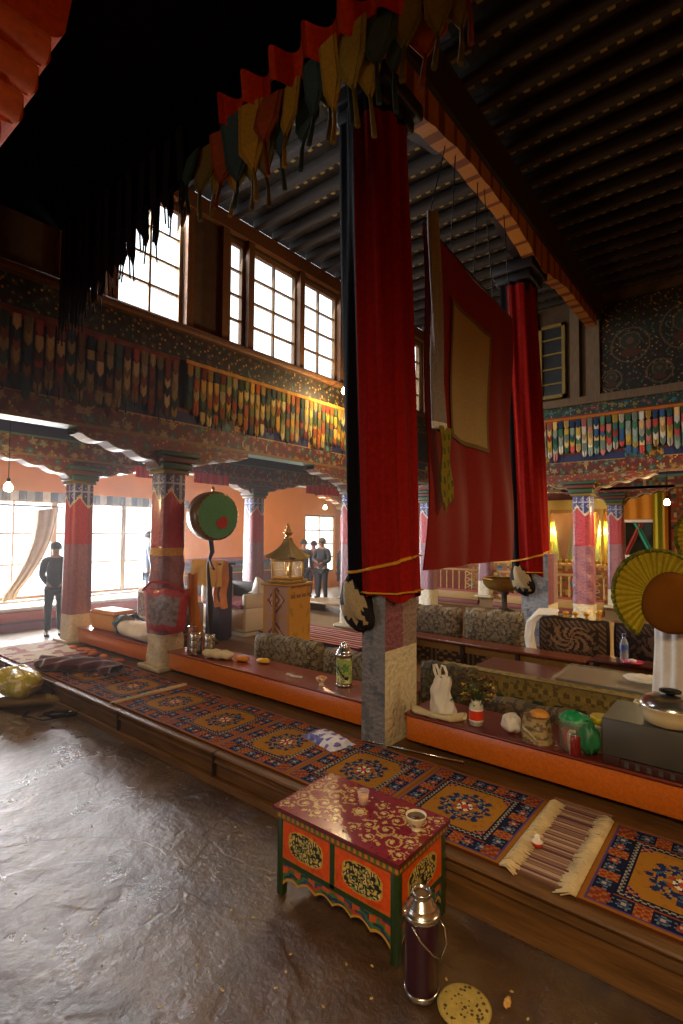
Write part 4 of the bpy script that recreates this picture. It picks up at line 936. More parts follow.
# floral thermos
def flo(u,q): return None
def thermos(loc,R,H,label,bodyc,cap=True,handle=False,mm=None):
    t=thing('vacuum_flask',label,'thermos',loc)
    mb=MB(); hb=H*.76
    mb.grid(36,int(hb/.008),lambda u,v:(R*(1-.0*v)*math.cos(2*PI*u),R*math.sin(2*PI*u),.012+(hb-.012)*v),bodyc,True,True); mb.build('body',mm or LACQ(),t)
    mb=MB(); mb.lathe([(R*.9,0),(R*1.05,.003),(R*1.05,.018),(R,.022)],32); mb.build('base_rim',steel,t)
    mb=MB(); mb.lathe([(R*1.0,hb-.005),(R*1.10,hb),(R*1.14,hb+.012),(R*1.06,hb+.018),(R*1.0,hb+.02),(R*.92,hb+.034),(R*.90,hb+.038),(R*.74,hb+.044),(R*.70,hb+.056),(R*.56,hb+.06),(R*.54,H-.012),(R*.62,H-.006),(R*.60,H),(R*.5,H-.002),(R*.48,H-.03)],32,cap=False); mb.build('collar',steel,t)
    if cap: mb=MB(); mb.lathe([(R*.5,H-.02),(R*.42,H+.0),(R*.4,H+.02),(R*.15,H+.03)],20); mb.build('lid',steel,t)
    else: mb=MB(); mb.lathe([(R*.5,H-.03),(R*.47,H-.012),(R*.2,H-.008)],20); mb.build('cork',mat('cork','#6b5030',.9),t)
    return t
def fbody(u,v):
    d=floral(u*.55,v*.3,'#9aae5c',['#d8d060','#5c8a4c','#d8d8a0'],9,4)
    if v<.06 or v>.93: return lin('#5c4c20')
    if abs(v-.45-.2*math.sin(u*12))<.05 and .3<(u*2)%1<.9: return lin('#20241c')
    return d
thermos((-2.55,3.21,.415),.062,.31,'green floral metal thermos on the bench left of the draped pillar',fbody)
t=thing('small_bowl','tiny white and orange footed bowl beside the floral thermos','bowl',(-2.69,3.10,.415))
mb=MB(); mb.lathe([(.018,0),(.02,.01),(.014,.016),(.03,.035),(.045,.06),(.042,.06),(.028,.036),(.001,.03)],20,cap=False,cf=lambda u,q:lin('#d8c8a8') if q!=3 or int(u*12)%3 else lin('#b8562c')); mb.build('bowl_body',LACQ(),t)
mb=MB(); mb.lathe([(.035,.05),(.03,.06),(.012,.075)],14,col='#c8843c'); mb.build('filling',PAINT(),t)
# --- right bench items
t=thing('plastic_bag','white knotted plastic carrier bag standing on the bench by the draped pillar','bag',(-1.655,3.12,.415))
def pb(u,v):
    a=2*PI*u; r=(.045*(1-v)**.5+.042)*(1+.10*math.sin(a*4+v*6)+.07*math.sin(a*7-v*11)); return (r*math.cos(a)*1.0+.01*math.sin(v*8),r*math.sin(a)*.7,.25*v+.006*math.sin(a*5))
mb=MB(); mb.grid(36,26,pb,None,True,True); mb.lathe([(.001,.0),(.08,.001)],16,cap=False); mb.lathe([(.042,.25),(.001,.252)],16,T=lambda p:(p[0]+.01,p[1]*.7,p[2]),cap=False); mb.build('bag_body',white_plastic,t)
for s in (-1,1):
    mb=MB(); mb.tube([(-.0+s*.035,0,.23),(-.01+s*.045,0,.28),(-.02+s*.038,.0,.315),(-.02+s*.022,0,.32),(-.02+s*.008,0,.29),(-.01,0,.23)],.010,6,None,True,.5); mb.build('handle',white_plastic,t)
mb=MB(); 
def scf(u,v): 
    a=2*PI*u; s=v; r=.028+.008*math.sin(s*9); c=[(-.22,-.02),(-.15,-.10),(0,-.13),(.12,-.10),(.17,-.02)]; q=s*4; i=min(3,int(q)); f=q-i; x=c[i][0]*(1-f)+c[i+1][0]*f; y=c[i][1]*(1-f)+c[i+1][1]*f
    return (x,y+r*math.cos(a),max(0,.022+r*.8*math.sin(a)))
mb.grid(16,40,scf,None,True,True); tag(mb.build('rolled_cloth',cream_cloth,None,(-1.66,3.14,.415)),'cream cloth roll curled around the foot of the plastic bag','cloth')
t=thing('flower_jar','bunch of faded yellow flowers in a jar with a red label','flowers',(-1.40,3.09,.415))
mb=MB(); mb.lathe([(.03,0),(.042,.005),(.043,.12),(.03,.14),(.032,.155)],24,cf=lambda u,q:lin('#c8c8bc')); mb.build('jar',LACQ(),t)
mb=MB(); mb.grid(24,8,lambda u,v:(.0445*math.cos(2*PI*u),.0445*math.sin(2*PI*u),.03+.075*v),lambda u,v:lin('#d8381c') if .15<v<.85 else lin('#e8e4dc'),True,True); mb.build('red_label',LACQ(),t)
rnd=random.Random(11)
stems=MB()
for k in range(34):
    a=rnd.uniform(0,2*PI); sp=rnd.uniform(.03,.17); z=rnd.uniform(.14,.30); x,y=sp*math.cos(a),sp*.7*math.sin(a)
    stems.tube([(0,0,.12),(x*.4,y*.4,.12+z*.3),(x,y,z)],.003,4,'#3c4c20')
    mb=MB(); c=rnd.choice(['#c8a02c','#b08820','#5c2c20','#6a3a24','#d0b040','#4a2a20']); R=rnd.uniform(.024,.042); tl=rnd.uniform(-.6,.6)
    for p in range(7):
        b=2*PI*p/7; q=[mb.vert(x,y,z)]+[mb.vert(x+R*math.cos(b+d)*f,y+R*.8*math.sin(b+d)*f,z+.006+.3*R*f+R*tl*math.cos(b+d)*f) for d,f in ((-.35,.6),(0,1.0),(.35,.6))]
        mb.face(q,c)
    mb.lathe([(R*.3,z),(R*.28,z+.01),(.002,z+.014)],6,c=(x,y),col='#4c3414'); mb.build('flower_head',PAINT(),t)
stems.build('stems',PAINT(),t)
mb=MB()
for k in range(60):
    a=rnd.uniform(0,2*PI); sp=rnd.uniform(.02,.15); z=rnd.uniform(.10,.26); x,y=sp*math.cos(a),sp*.7*math.sin(a); l=rnd.uniform(.02,.045); b=rnd.uniform(0,2*PI)
    i=[mb.vert(x,y,z),mb.vert(x+l*.5*math.cos(b+.5),y+l*.5*math.sin(b+.5),z+.012),mb.vert(x+l*math.cos(b),y+l*math.sin(b),z),mb.vert(x+l*.5*math.cos(b-.5),y+l*.5*math.sin(b-.5),z+.008)]
    mb.face(i,rnd.choice(['#3c5a28','#2c4420','#5c6a2c']))
f=mb.build('leaves',PAINT(),t)
def lump(loc,sx,sy,sz,label,m,name,cat,cf=None,seed=0,grp=None):
    mb=MB()
    def g(u,v):
        a=2*PI*u; p=PI*(1-v); n=1+.22*nz(math.cos(a)*1.5+seed,math.sin(a)*1.5,math.cos(p)*1.5)+.06*math.sin(a*6+v*9); return (sx*math.sin(p)*math.cos(a)*n,sy*math.sin(p)*math.sin(a)*n,max(0,sz+sz*math.cos(p)*n))
    mb.grid(30,20,g,cf,True,True); return tag(mb.build(name,m,None,loc),label,cat,grp)
lump((-1.19,3.12,.415),.062,.055,.055,'crumpled greyish plastic lump right of the flower jar',white_plastic,'crumpled_wrapper','wrapper',seed=3)
t=thing('bread_bag','clear plastic bag of bread with orange top in the middle of the right bench','bag',(-1.03,3.09,.415))
mb=MB(); mb.grid(30,20,lambda u,v:((.09-.02*v)*math.cos(2*PI*u)*(1+.08*math.sin(u*30)),(.075-.01*v)*math.sin(2*PI*u),.14*v),lambda u,v:lin('#a89264') if nz(u*10,v*6)<.1 else lin('#6c5c40'),True,True); mb.lathe([(.07,.14),(.001,.15)],16,col='#7a6848',cap=False); mb.build('bag_body',PLASTIC(),t)
mb=MB(); mb.grid(24,12,lambda u,v:(.02+.055*math.cos(2*PI*u)*math.sin(PI*v*.5+.01),.045*math.sin(2*PI*u)*math.sin(PI*v*.5+.01),.145+.035*math.cos(PI*v*.5)),lambda u,v:lin('#d8943c'),True,True); mb.build('bread_bun',PAINT(),t)
mb=MB(); mb.tube([(-.05,-.085,.09),(0,-.09,.06),(.04,-.085,.02)],.012,6,'#c8bc94',True,.4); mb.build('plastic_fold',PLASTIC(),t)
t=thing('plastic_tub','clear plastic tub with snack packets stuffed with a green bag','tub',(-.82,3.10,.415))
mb=MB(); mb.lathe([(.07,0),(.078,.005),(.088,.17),(.092,.175),(.088,.178)],28,cap=False); mb.build('tub_body',glassy('tub_plastic','#c8ccc0',.28,.1),t)
mb=MB(); mb.lathe([(.066,.006),(.074,.10),(.05,.12)],20,cf=lambda u,q:[lin('#8a7a3c'),lin('#a83a2c'),lin('#c8c0a8'),lin('#3c4c34')][int(u*9)%4]); mb.build('snack_packets',PAINT(),t)
lump((-.82,3.09,.535),.075,.06,.045,'bright green crumpled bag in the mouth of the clear tub',mat('green_bag','#1e9a5c',.4,bump=.4,bscale=20),'green_plastic_bag','bag',seed=5)
lump((-.735,3.05,.425),.055,.05,.085,'darker green bag drooping right of the clear tub',mat('green_bag_dark','#2c7a4c',.45,bump=.4,bscale=20),'green_plastic_bag','bag',seed=8)
t=thing('red_can','small dark red labelled can in front of the clear tub','can',(-.80,3.02,.415))
mb=MB(); mb.lathe([(.028,0),(.031,.004),(.031,.10),(.026,.108)],20,cf=lambda u,q:lin('#7a1c20') if int(u*8)%4 else lin('#c8b090')); mb.build('can_body',LACQ(),t); mb=MB(); mb.lathe([(.026,.108),(.027,.112),(.001,.113)],20,cap=False); mb.build('can_lid',steel,t)
t=thing('jar','glass jar with yellow screw lid left of the grey metal box','jar',(-.705,3.16,.415))
mb=MB(); mb.lathe([(.04,0),(.045,.006),(.045,.14),(.036,.155)],24,cf=lambda u,q:lin('#8a8468') if q<2 else lin('#b8b8a0')); mb.build('jar_body',LACQ(),t)
mb=MB(); mb.lathe([(.043,.155),(.05,.158),(.05,.19),(.045,.195)],24,col='#c8b81c'); mb.build('lid',LACQ(),t)
# metal box with pot
t=thing('metal_box','dark grey metal cabinet box on the bench at the right edge, carrying the pot','box',(-.30,3.2,.415))
gm=mat('grey_steel_box','#5c5c56',.42,.5,var=.2,scale=4,bump=.08)
mb=MB(); mb.bbox(-.365,.5,-.19,.20,.045,.235,.006); mb.build('body',gm,t)
mb=MB(); mb.bbox(-.28,.5,-.193,-.17,.0,.043,.004); mb.bbox(-.365,-.28,-.19,.2,.0,.046,.004); mb.build('plinth',mat('dark_carved','#3c1c18',.6),t)
mb=MB()
for k in range(14): mb.box(-.26+k*.05,-.24+k*.05,-.196,-.19,.006,.036)
mb.build('slots',gm,t)
t=thing('enamel_pot','white enamel pot with shiny domed steel lid on the metal box','pot',(-.37,3.13,.652))
mb=MB(); mb.lathe([(.10,0),(.118,.008),(.132,.05),(.136,.085),(.142,.09),(.136,.094)],36,cap=False); mb.lathe([(.001,.0),(.10,.0)],36,cap=False); mb.build('pot_body',mat('cream_enamel','#d8c89c',.3,var=.08,coat=.4),t)
mb=MB(); mb.lathe([(.14,.092),(.138,.10),(.11,.128),(.06,.142),(.001,.146)],36,cap=False); mb.build('lid',steel,t)
mb=MB(); mb.lathe([(.02,.144),(.02,.152),(.05,.158),(.05,.166),(.03,.17)],20); mb.build('lid_knob',iron,t)
mb=MB()
for s in (-1,1): mb.tube([(s*.13,-.03,.075),(s*.158,-.02,.08),(s*.158,.02,.08),(s*.13,.03,.075)],.007,8)
mb.build('handles',MC['cream_enamel'],t)
# ------- yellow pleated crest hats on white draped stand
def hat(loc,R,label,tilt,cap=True,face=(.30,-.95)):
    t=thing('crested_hat',label,'hat',loc); fx,fy=face; n=math.hypot(fx,fy); fx/=n; fy/=n
    e1=Vector((-fy,fx,0)); ax=Vector((fx,fy,0)); ez=Vector((0,0,1))
    def T(p):
        x,z=p[0]*math.cos(tilt)-p[1]*math.sin(tilt),p[0]*math.sin(tilt)+p[1]*math.cos(tilt)
        return tuple(e1*x+ez*z+ax*p[2])
    A0,A1=math.radians(-20),math.radians(235)
    def cr(u,v,o):
        a=A0+(A1-A0)*u; r=R*(.12+.88*v); return T((r*math.cos(a),r*math.sin(a)*1.12,o+.10*R*v*v+.008*math.sin(u*170)*v))
    mb=MB(); cf=lambda u,v:lin('#b09e1e') if math.sin(u*170)>-.3 else lin('#948418')
    mb.grid(120,10,lambda u,v:cr(u,v,.012),cf); mb.grid(120,10,lambda u,v:cr(1-u,v,-.012),cf); mb.build('pleated_crest',CLOTH(),t)
    mb=MB(); rnd=random.Random(int(R*1000))
    for k in range(260):
        a=A0+(A1-A0)*k/259; p=T((R*math.cos(a),R*1.12*math.sin(a),.10*R)); q=T((R*1.07*math.cos(a+rnd.uniform(-.03,.03)),R*1.20*math.sin(a),.10*R+rnd.uniform(-.02,.02)))
        mb.tube([p,q],.009,5,rnd.choice(['#6a6c18','#565c14','#7c7a20']))
    f=mb.build('wool_fringe',CLOTH(),t); f['kind']='stuff'
    mb=MB()
    def cp(u,v):
        a=2*PI*u; p=PI/2*v; return T((.30*R+.72*R*math.sin(p)*math.cos(a)*(1-.12*math.sin(a)),-.22*R+.80*R*math.sin(p)*math.sin(a),.03+.30*R*math.cos(p)))
    mb.grid(40,16,cp,None,True,True); mb.build('brown_cap',mat('brown_felt','#7a4a14',.95,var=.15,spec=.1),t)
    return t
hat((-.455,3.40,1.27),.215,'large yellow pleated crested hat with brown cap at the right edge',math.radians(8))
hat((-.245,3.95,1.60),.17,'second yellow pleated hat, higher and half cut off by the right edge',math.radians(-4),face=(.2,-1))
t=thing('draped_stand','white cloth draped over a seat stand with red side, under the yellow hats','draped stand',(-.36,3.62,.2))
mb=MB()
def dr(u,v):
    a=2*PI*u; z=1.15*(1-v); r=.09+.06*min(1,v*4)+.05*v*v+.018*math.sin(a*7+v*3)*v+.01*math.sin(a*13); return (r*1.0*math.cos(a)+.02,r*math.sin(a)*.7-.02,z+.01*math.sin(a*3))
mb.grid(64,44,dr,None,True,True); mb.lathe([(.001,1.16),(.062,1.15)],24,T=lambda p:(p[0]+.02,p[1]-.02,p[2]),cap=False); mb.build('white_drape',white_cloth,t)
mb=MB(); mb.grid(30,30,lambda u,v:(.09+.5*u,-.17+.03*math.sin(u*20),.1+1.0*v*(1-.15*(1-u))),None); mb.grid(30,30,lambda u,v:(.59-.5*u,-.15+.03*math.sin(u*20),.1+1.0*v*(1-.15*u)),None); mb.build('red_drape',mat('red_drape','#9c1410',.7,bump=.3),t)
mb=MB(); mb.bbox(-.02,.6,-.1,.12,0,.95,.02); mb.build('stand',dark_wood,t)
t=thing('gold_tray','small gilt openwork tray edge at the right beside the large yellow hat','tray',(-.30,3.45,1.372))
mb=MB(); mb.bbox(-.12,.3,-.03,.2,0,.02,.004,'#b07a1c'); mb.build('tray_base',PAINT(),t); mb=MB()
for k in range(8): mb.tube([(-.11+.05*k,-.03,.02),(-.085+.05*k,-.03,-.05),(-.06+.05*k,-.03,.02)],.006,6,'#b8842c')
mb.build('openwork_rim',PAINT(),t)
# water bottle, pink tray
t=thing('water_bottle','clear plastic water bottle on the short dark red table','bottle',(-.93,5.05,.52))
mb=MB(); mb.lathe([(.028,0),(.033,.01),(.033,.07),(.030,.08),(.033,.09),(.033,.16),(.015,.20),(.013,.215)],24,cap=False); mb.build('bottle_body',glassy('pet_plastic','#c8d8e8',.35,.08),t)
mb=MB(); mb.lathe([(.015,.213),(.016,.218),(.016,.235),(.013,.238)],16,col='#2c3c8c'); mb.build('cap',LACQ(),t)
mb=MB(); mb.lathe([(.0335,.10),(.034,.105),(.034,.14),(.0335,.145)],24,cap=False,col='#5c7cc8'); mb.build('label',LACQ(),t)
t=thing('pink_dish','small pink dish beside the water bottle','dish',(-.86,5.0,.52))
mb=MB(); mb.lathe([(.05,0),(.075,.008),(.085,.022),(.08,.022),(.06,.01),(.001,.008)],24,cap=False,col='#c83c64'); mb.build('dish_body',LACQ(),t); mb=MB(); mb.lathe([(.03,.01),(.035,.03),(.01,.04)],14,col='#d8c8c8'); mb.build('dish_content',PAINT(),t)
lump((-.62,4.05,.60),.13,.07,.03,'crumpled white and silver plastic on the covered box beside the white drape',white_plastic,'crumpled_plastic','plastic',seed=13)
# white cloth slumped at the second pillar
mb=MB()
def sl(u,v):
    a=2*PI*u; P=[(.10,0,.44),(-.02,-.02,.43),(-.10,-.05,.34),(-.11,-.09,.18),(-.08,-.13,.05),(.05,-.17,.02),(.2,-.19,.015)]; q=v*6; i=min(5,int(q)); p=Vector(P[i]).lerp(Vector(P[i+1]),q-i); r=.045*(1+.2*math.sin(a*3+v*9)); return (p.x+r*math.cos(a),p.y+r*.8*math.sin(a),max(0,p.z+r*.6*math.sin(a*1)))
mb.grid(20,50,sl,None,True,True); tag(mb.build('white_scarf',white_cloth,None,(-1.72,5.4,.40)),'white cloth drooping over the left end of the dark medallion bolster','scarf')
for k,(x,h) in enumerate(((-1.52,.05),(-1.43,.055),(-1.33,.06),(-1.22,.09))):
    mb=MB(); mb.lathe([(.022,0),(.028,.008),(.01,.02),(.028,h*.7),(.03,h),(.02,h+.01)],14,col='#c8961c'); tag(mb.build('butter_lamp',LACQ(),None,(x,5.46,.785)),'small yellow cup on the top edge of the dark medallion bolster','cup','yellow cups on the dark bolster')
# ------- carved and painted low chest in the foreground
cx0,cx1,cy0,cy1,CH=-1.705,-1.07,1.675,2.05,.385
t=thing('painted_chest','low painted folding table chest with maroon floral top, standing on the earth floor','table',((cx0+cx1)/2,(cy0+cy1)/2,0)); W,D=cx1-cx0,cy1-cy0
def topc(f,u,v):
    if f!='Z': return lin('#5c1c1c')
    x,y=u-W/2,v-D/2; m=lin('#7c2230'); g=lin('#b89a5c')
    r=math.hypot(x,y)
    if r<.02: return lin('#c8b47a')
    if abs(r-.028-.006*math.cos(8*math.atan2(y,x)))<.005: return g
    ax,ay=abs(x),abs(y)
    # four-fold vine scrolls
    for sx,sy,R0,s in ((.09,.055,.035,1),(.17,.04,.045,-1),(.235,.10,.05,1),(.14,.125,.032,-1),(.29,.05,.035,1),(.05,.11,.028,1),(.30,.15,.03,-1)):
        dx,dy=ax-sx,ay-sy; q=math.hypot(dx,dy); th=math.atan2(dy*s,dx)
        if q<R0:
            k=(q/R0*1.6+th/(2*PI))%1
            if k<.26: return g
            if q<.010: return lin('#c8b47a')
        elif q<R0*1.28 and math.cos(th*5+1)>.45: return g
    return m if nz(x*60,y*60)<.4 else lin('#6a1a28')
mb=MB(); mb.pbox(-W/2-.015,W/2+.015,-D/2-.015,D/2+.015,CH-.018,CH,.006,lambda f,u,v:topc(f,u-.015,v-.015)); mb.build('tabletop',vmat('chest_lacquer',.24,.06,30,spec=.6,coat=.6,coatr=.12),t)
def rail(f,u,v):
    if f=='z': return lin('#241a10')
    k=(u/.028)%1
    return (lin('#3c6a2c') if k<.5 else lin('#b8742c')) if .2<(v/.03)%1<.8 else lin('#7c3a1c')
mb=MB(); mb.pbox(-W/2-.005,W/2+.005,-D/2-.005,D/2+.005,CH-.05,CH-.018,.007,rail,'xXyYz'); mb.build('top_rail',LACQ(),t)
def panelc(Wd,Hd):
    def f(face,u,v):
        a,b=abs(u-Wd/2),abs(v-Hd/2); da,db=Wd/2-a,Hd/2-b
        if min(da,db)<.008: return lin('#a8641c')
        s=max(a/(Wd*.34),b/(Hd*.34)); q=(a/(Wd*.36))**3+(b/(Hd*.36))**3
        if q<1:
            if q>.78: return lin('#b8923c')
            th=math.atan2(v-Hd/2,u-Wd/2); r=math.hypot(u-Wd/2,(v-Hd/2)*1.2)
            n=math.sin(r*150+3*math.sin(th*5))+.8*math.sin(u*210)*math.sin(v*190)
            if n>.75: return lin('#c8a64c')
            if n>.35: return lin('#6c8a4c')
            if n<-1.0: return lin('#c8b890')
            return lin('#1a1c10')
        return lin('#cc4a10') if nz(u*30,v*30)<.4 else lin('#b8400e')
    return f
z0,z1=.155,CH-.055
mb=MB(); mb.pbox(-W/2+.015,W/2-.015,-D/2+.015,D/2-.015,z0,CH-.05,.05,lambda f,u,v:lin('#8c3a10')); mb.build('body',LACQ(),t)
def framed(nm,xa,xb,ax):
    mb=MB()
    if ax=='y': mb.pbox(xa,xb,-D/2+.002,-D/2+.016,z0+.012,z1,.0055,panelc(xb-xa,z1-z0-.012),'yxXzZ')
    else: mb.pbox(W/2-.016,W/2-.002,xa,xb,z0+.012,z1,.0055,panelc(xb-xa,z1-z0-.012),'XyYzZ')
    mb.build(nm,LACQ(),t)
framed('door_panel',-W/2+.03,-.012,'y'); framed('door_panel',.012,W/2-.03,'y'); framed('side_panel',-D/2+.03,D/2-.03,'X')
gc='#1e3614'
mb=MB(); mb.box(-W/2,W/2,-D/2,-D/2+.02,z0-.008,z0+.012,gc); mb.box(-W/2,W/2,-D/2,-D/2+.02,z1,CH-.048,gc); mb.box(-.012,.012,-D/2,-D/2+.02,z0,z1,gc)
mb.box(W/2-.02,W/2,-D/2,D/2,z0-.008,z0+.012,gc); mb.box(W/2-.02,W/2,-D/2,D/2,z1,CH-.048,gc); mb.box(-W/2,-W/2+.02,-D/2,D/2,z0-.008,z0+.012,gc); mb.box(-W/2,W/2,D/2-.02,D/2,z0-.008,z0+.012,gc); mb.build('frame',LACQ(),t)
for a in (-1,1):
    for b in (-1,1):
        mb=MB(); x=a*(W/2-.016); y=b*(D/2-.016); mb.bbox(x-.017,x+.017,y-.017,y+.017,0,CH-.048,.004,gc); mb.build('leg',LACQ(),t)
def apron(nm,L,T):
    mb=MB(); n=84; cs=['#3c6a34','#1c2c50','#3c6a34','#a03c1c','#24406a']
    def lo(s): 
        d=abs(s)*2/L; return z0-.075-.035*d**3+.022*abs(math.sin(s/L*2*PI*3))
    for k in range(n):
        s0,s1=-L/2+L*k/n,-L/2+L*(k+1)/n; m=6
        for j in range(m):
            def zz(s,j): return lo(s)+(z0-.006-lo(s))*j/m
            c=GOLD if j==0 else cs[int(abs(s0)/L*13+j*.7)%5]
            if .35<j/m<.8 and abs(math.sin(s0*40))>.8: c='#b8501c'
            P=[(s0,zz(s0,j)),(s1,zz(s1,j)),(s1,zz(s1,j+1)),(s0,zz(s0,j+1))]
            A=[mb.vert(*T(p[0],p[1],0)) for p in P]; B=[mb.vert(*T(p[0],p[1],.012)) for p in P]; mb.face(A,c); mb.face(B[::-1],c)
            if j==0: mb.face((A[0],B[0],B[1],A[1]),c)
    mb.build(nm,LACQ(),t)
apron('carved_apron',W-.06,lambda s,z,o:(s,-D/2+.004+o,z)); apron('carved_apron',D-.06,lambda s,z,o:(W/2-.004-o,s,z))
# tea glass, tea cup
t=thing('tea_glass','small glass of amber tea on the middle of the painted chest','glass',(-1.41,1.92,.385))
mb=MB(); mb.lathe([(.016,0),(.019,.002),(.027,.062),(.0255,.062),(.018,.005),(.001,.004)],24,cap=False); mb.build('glass_body',glassy('clear_glass','#ffffff',.18,.02),t)
mb=MB(); mb.lathe([(.017,.006),(.0235,.045),(.001,.0455)],24,col='#c07a1c'); mb.build('tea',LACQ(),t)
t=thing('tea_cup','white porcelain tea cup on a foot near the corner of the painted chest','cup',(-1.075-.05,1.90,.385))
mb=MB(); mb.lathe([(.018,0),(.02,.004),(.014,.01),(.02,.016),(.034,.036),(.041,.056),(.043,.062),(.041,.062),(.032,.038),(.018,.019),(.001,.018)],28,cap=False,cf=lambda u,q:lin('#d8ccae') if q not in (3,) or int(u*16)%4 else lin('#7a8a5c')); mb.build('cup_body',LACQ(),t)
mb=MB(); mb.lathe([(.030,.034),(.0385,.053),(.001,.0535)],24,col='#4c2c10',cap=False); mb.build('tea',LACQ(),t)
# purple thermos
T1=thermos((-.955,1.65,0),.058,.345,'dark purple thermos with open chrome neck standing on the floor by the painted chest',lambda u,v:lin('#c8a050') if (.50<u<.60 and .58<v<.85) else shade('#2e0a1c',.9+.2*v),cap=False,mm=LACQ())
mb=MB(); mb.tube([(.05,.03,.255),(.075,.03,.235),(.088,.02,.19),(.075,.0,.15)],.0035,6); mb.tube([(.0,-.062,.255),(.03,-.060,.22),(.062,-.03,.17),(.075,.0,.15)],.004,6,None,True,.6); mb.build('handle',steel,T1)
# disc of bread and crumbs
t=thing('flat_bread','round yellowish flat disc lying on the floor at the bottom edge','flat bread',(-.805,1.675,.004))
mb=MB(); mb.lathe([(.07,0),(.088,.006),(.09,.014),(.08,.02),(.04,.022),(.001,.021)],40,cap=False,cf=lambda u,q:lin('#a8924c')); mb.lathe([(.001,0),(.07,0)],40,cap=False,col='#8a7438'); mb.build('disc',vmat('speckled_bread',.8,.5,45),t)
mb=MB(); rnd=random.Random(5)
for k in range(40): a=rnd.uniform(0,2*PI); r=.075*rnd.random()**.5; x,y=r*math.cos(a),r*math.sin(a); s=rnd.uniform(.003,.008); mb.lathe([(s,.0205),(s*.7,.0225),(.0005,.023)],6,c=(x,y),col='#4c4420')
mb.build('dark_specks',PAINT(),t)
lump((-.70,1.785,.0),.012,.022,.012,'small tan crumb on the floor right of the flat disc',mat('tan_crumb','#c89a4c',.8),'bread_crumb','crumb',seed=2)
rnd=random.Random(9)
crumb0=None
for k in range(60):
    x,y=-1.0+rnd.gauss(0,.75)-.5*rnd.random(),1.4+rnd.gauss(0,.35)
    if y>2.05 or y<.5 or (cx0-.02<x<cx1+.02 and y>cy0-.02): continue
    if crumb0 is None:
        mb=MB(); mb.lathe([(.002,0),(.006,.002),(.004,.005)],6,T=lambda p:(p[0]*1.4,p[1]*.8,p[2])); crumb0=mb.build('barley_grain',mat('grain','#b89a54',.8)); o=crumb0
        tag(o,'tiny pale barley grain scattered on the earth floor','grain','barley grains on the floor')
    else: o=crumb0.copy(); COL.objects.link(o)
    o.location=Vector((x,y,.003))*K; o.rotation_euler=(0,0,rnd.uniform(0,6))
# ------- left floor things
lump((-5.45,1.93,.06),.34,.19,.13,'shiny yellow plastic sack slumped at the left edge of the floor',vmat('yellow_sack',.35,.9,14,spec=.6,coat=.4,bdist=.03),'plastic_sack','sack',lambda u,v:lin('#b0a41c') if nz(u*16,v*14)<.2 else lin('#d8d090'),21)
mb=MB()
def rm(u,v):
    a=2*PI*u; r=.05+.004*math.sin(a*3); return (-.5+1.0*v,r*1.5*math.cos(a)+.05*math.sin(v*3),max(.0,.045+r*.9*math.sin(a)))
mb.grid(24,30,rm,None,True,True); mb.grid(20,10,lambda u,v:(-.5+.9*u,.0+.3*v,.012+.004*math.sin(u*9)),None)
tag(mb.build('rolled_mat',mat('straw_mat','#8f7346',.85,var=.3,aniso=(1,14,1),bump=.4),None,(-5.25,1.90,0),math.radians(55)),'rolled tan mat on the floor under the yellow sack','mat')
t=thing('leather_strap','black looped strap with small cream tag lying on the floor by the yellow sack','strap',(-4.75,2.0,.008))
mb=MB(); mb.tube([(-.30,-.12,.01),(-.18,-.2,.012),(-.05,-.19,.03),(.05,-.13,.012),(.10,.0,.02),(.03,.08,.03),(-.06,.0,.025),(-.02,-.10,.04),(.08,-.06,.03),(.14,.08,.02),(.12,.20,.06),(.10,.235,.10)],.012,8,None,True,.5); mb.tube([(-.02,-.14,.03),(.06,.0,.03),(.10,.16,.03),(.13,.23,.07)],.010,8,None,True,.5); mb.build('strap_loop',iron,t)
mb=MB(); mb.tube([(-.08,.02,.02),(.0,.08,.025),(.06,.12,.02)],.016,8,None,True,.4); mb.build('cream_tag',cream_cloth,t)
# ================================================================== FAR SHRINE: railing, cabinets, silks
def railing(x0,x1,y,label,lat):
    t=thing('wooden_railing',label,'railing',((x0+x1)/2,y,.0),0,'wooden railings before the shrine'); h=(x1-x0)/2
    mb=MB(); mb.bbox(-h,h,-.03,.03,.76,.81,.01,'#a87c44'); mb.bbox(-h,h,-.025,.025,.28,.32,.008,'#a04448'); mb.bbox(-h,h,-.06,.06,.0,.10,.01,'#7a3c34'); mb.bbox(-h,h,-.03,.03,.10,.28,.01,'#a8844c'); mb.build('rails',PAINT(),t)
    n=int(2*h/.16)
    for k in range(n+1):
        x=-h+2*h*k/n; mb=MB(); mb.lathe([(.014,.32),(.022,.36),(.014,.42),(.018,.54),(.014,.66),(.022,.72),(.014,.76)],8,c=(x,0),col='#b8945c'); mb.build('baluster',PAINT(),t)
    if lat:
        mb=MB()
        for q in (-1,1):
            x=h-.2
            for z in (.36,.5,.64): mb.tube([(x-.12,0,z if q>0 else z+.12),(x+.12,0,z+.12 if q>0 else z)],.012,6,'#b8905c')
        mb.build('lattice_panel',PAINT(),t)
railing(-6.5,-5.05,11.3,'railing section directly right of the draped pillar with crossed lattice',True)
railing(-4.70,-2.42,11.3,'railing section between the small white column and the pink column',True)
railing(-1.95,.6,11.3,'railing section behind the yellow hats',False)
yc='#e8c050'
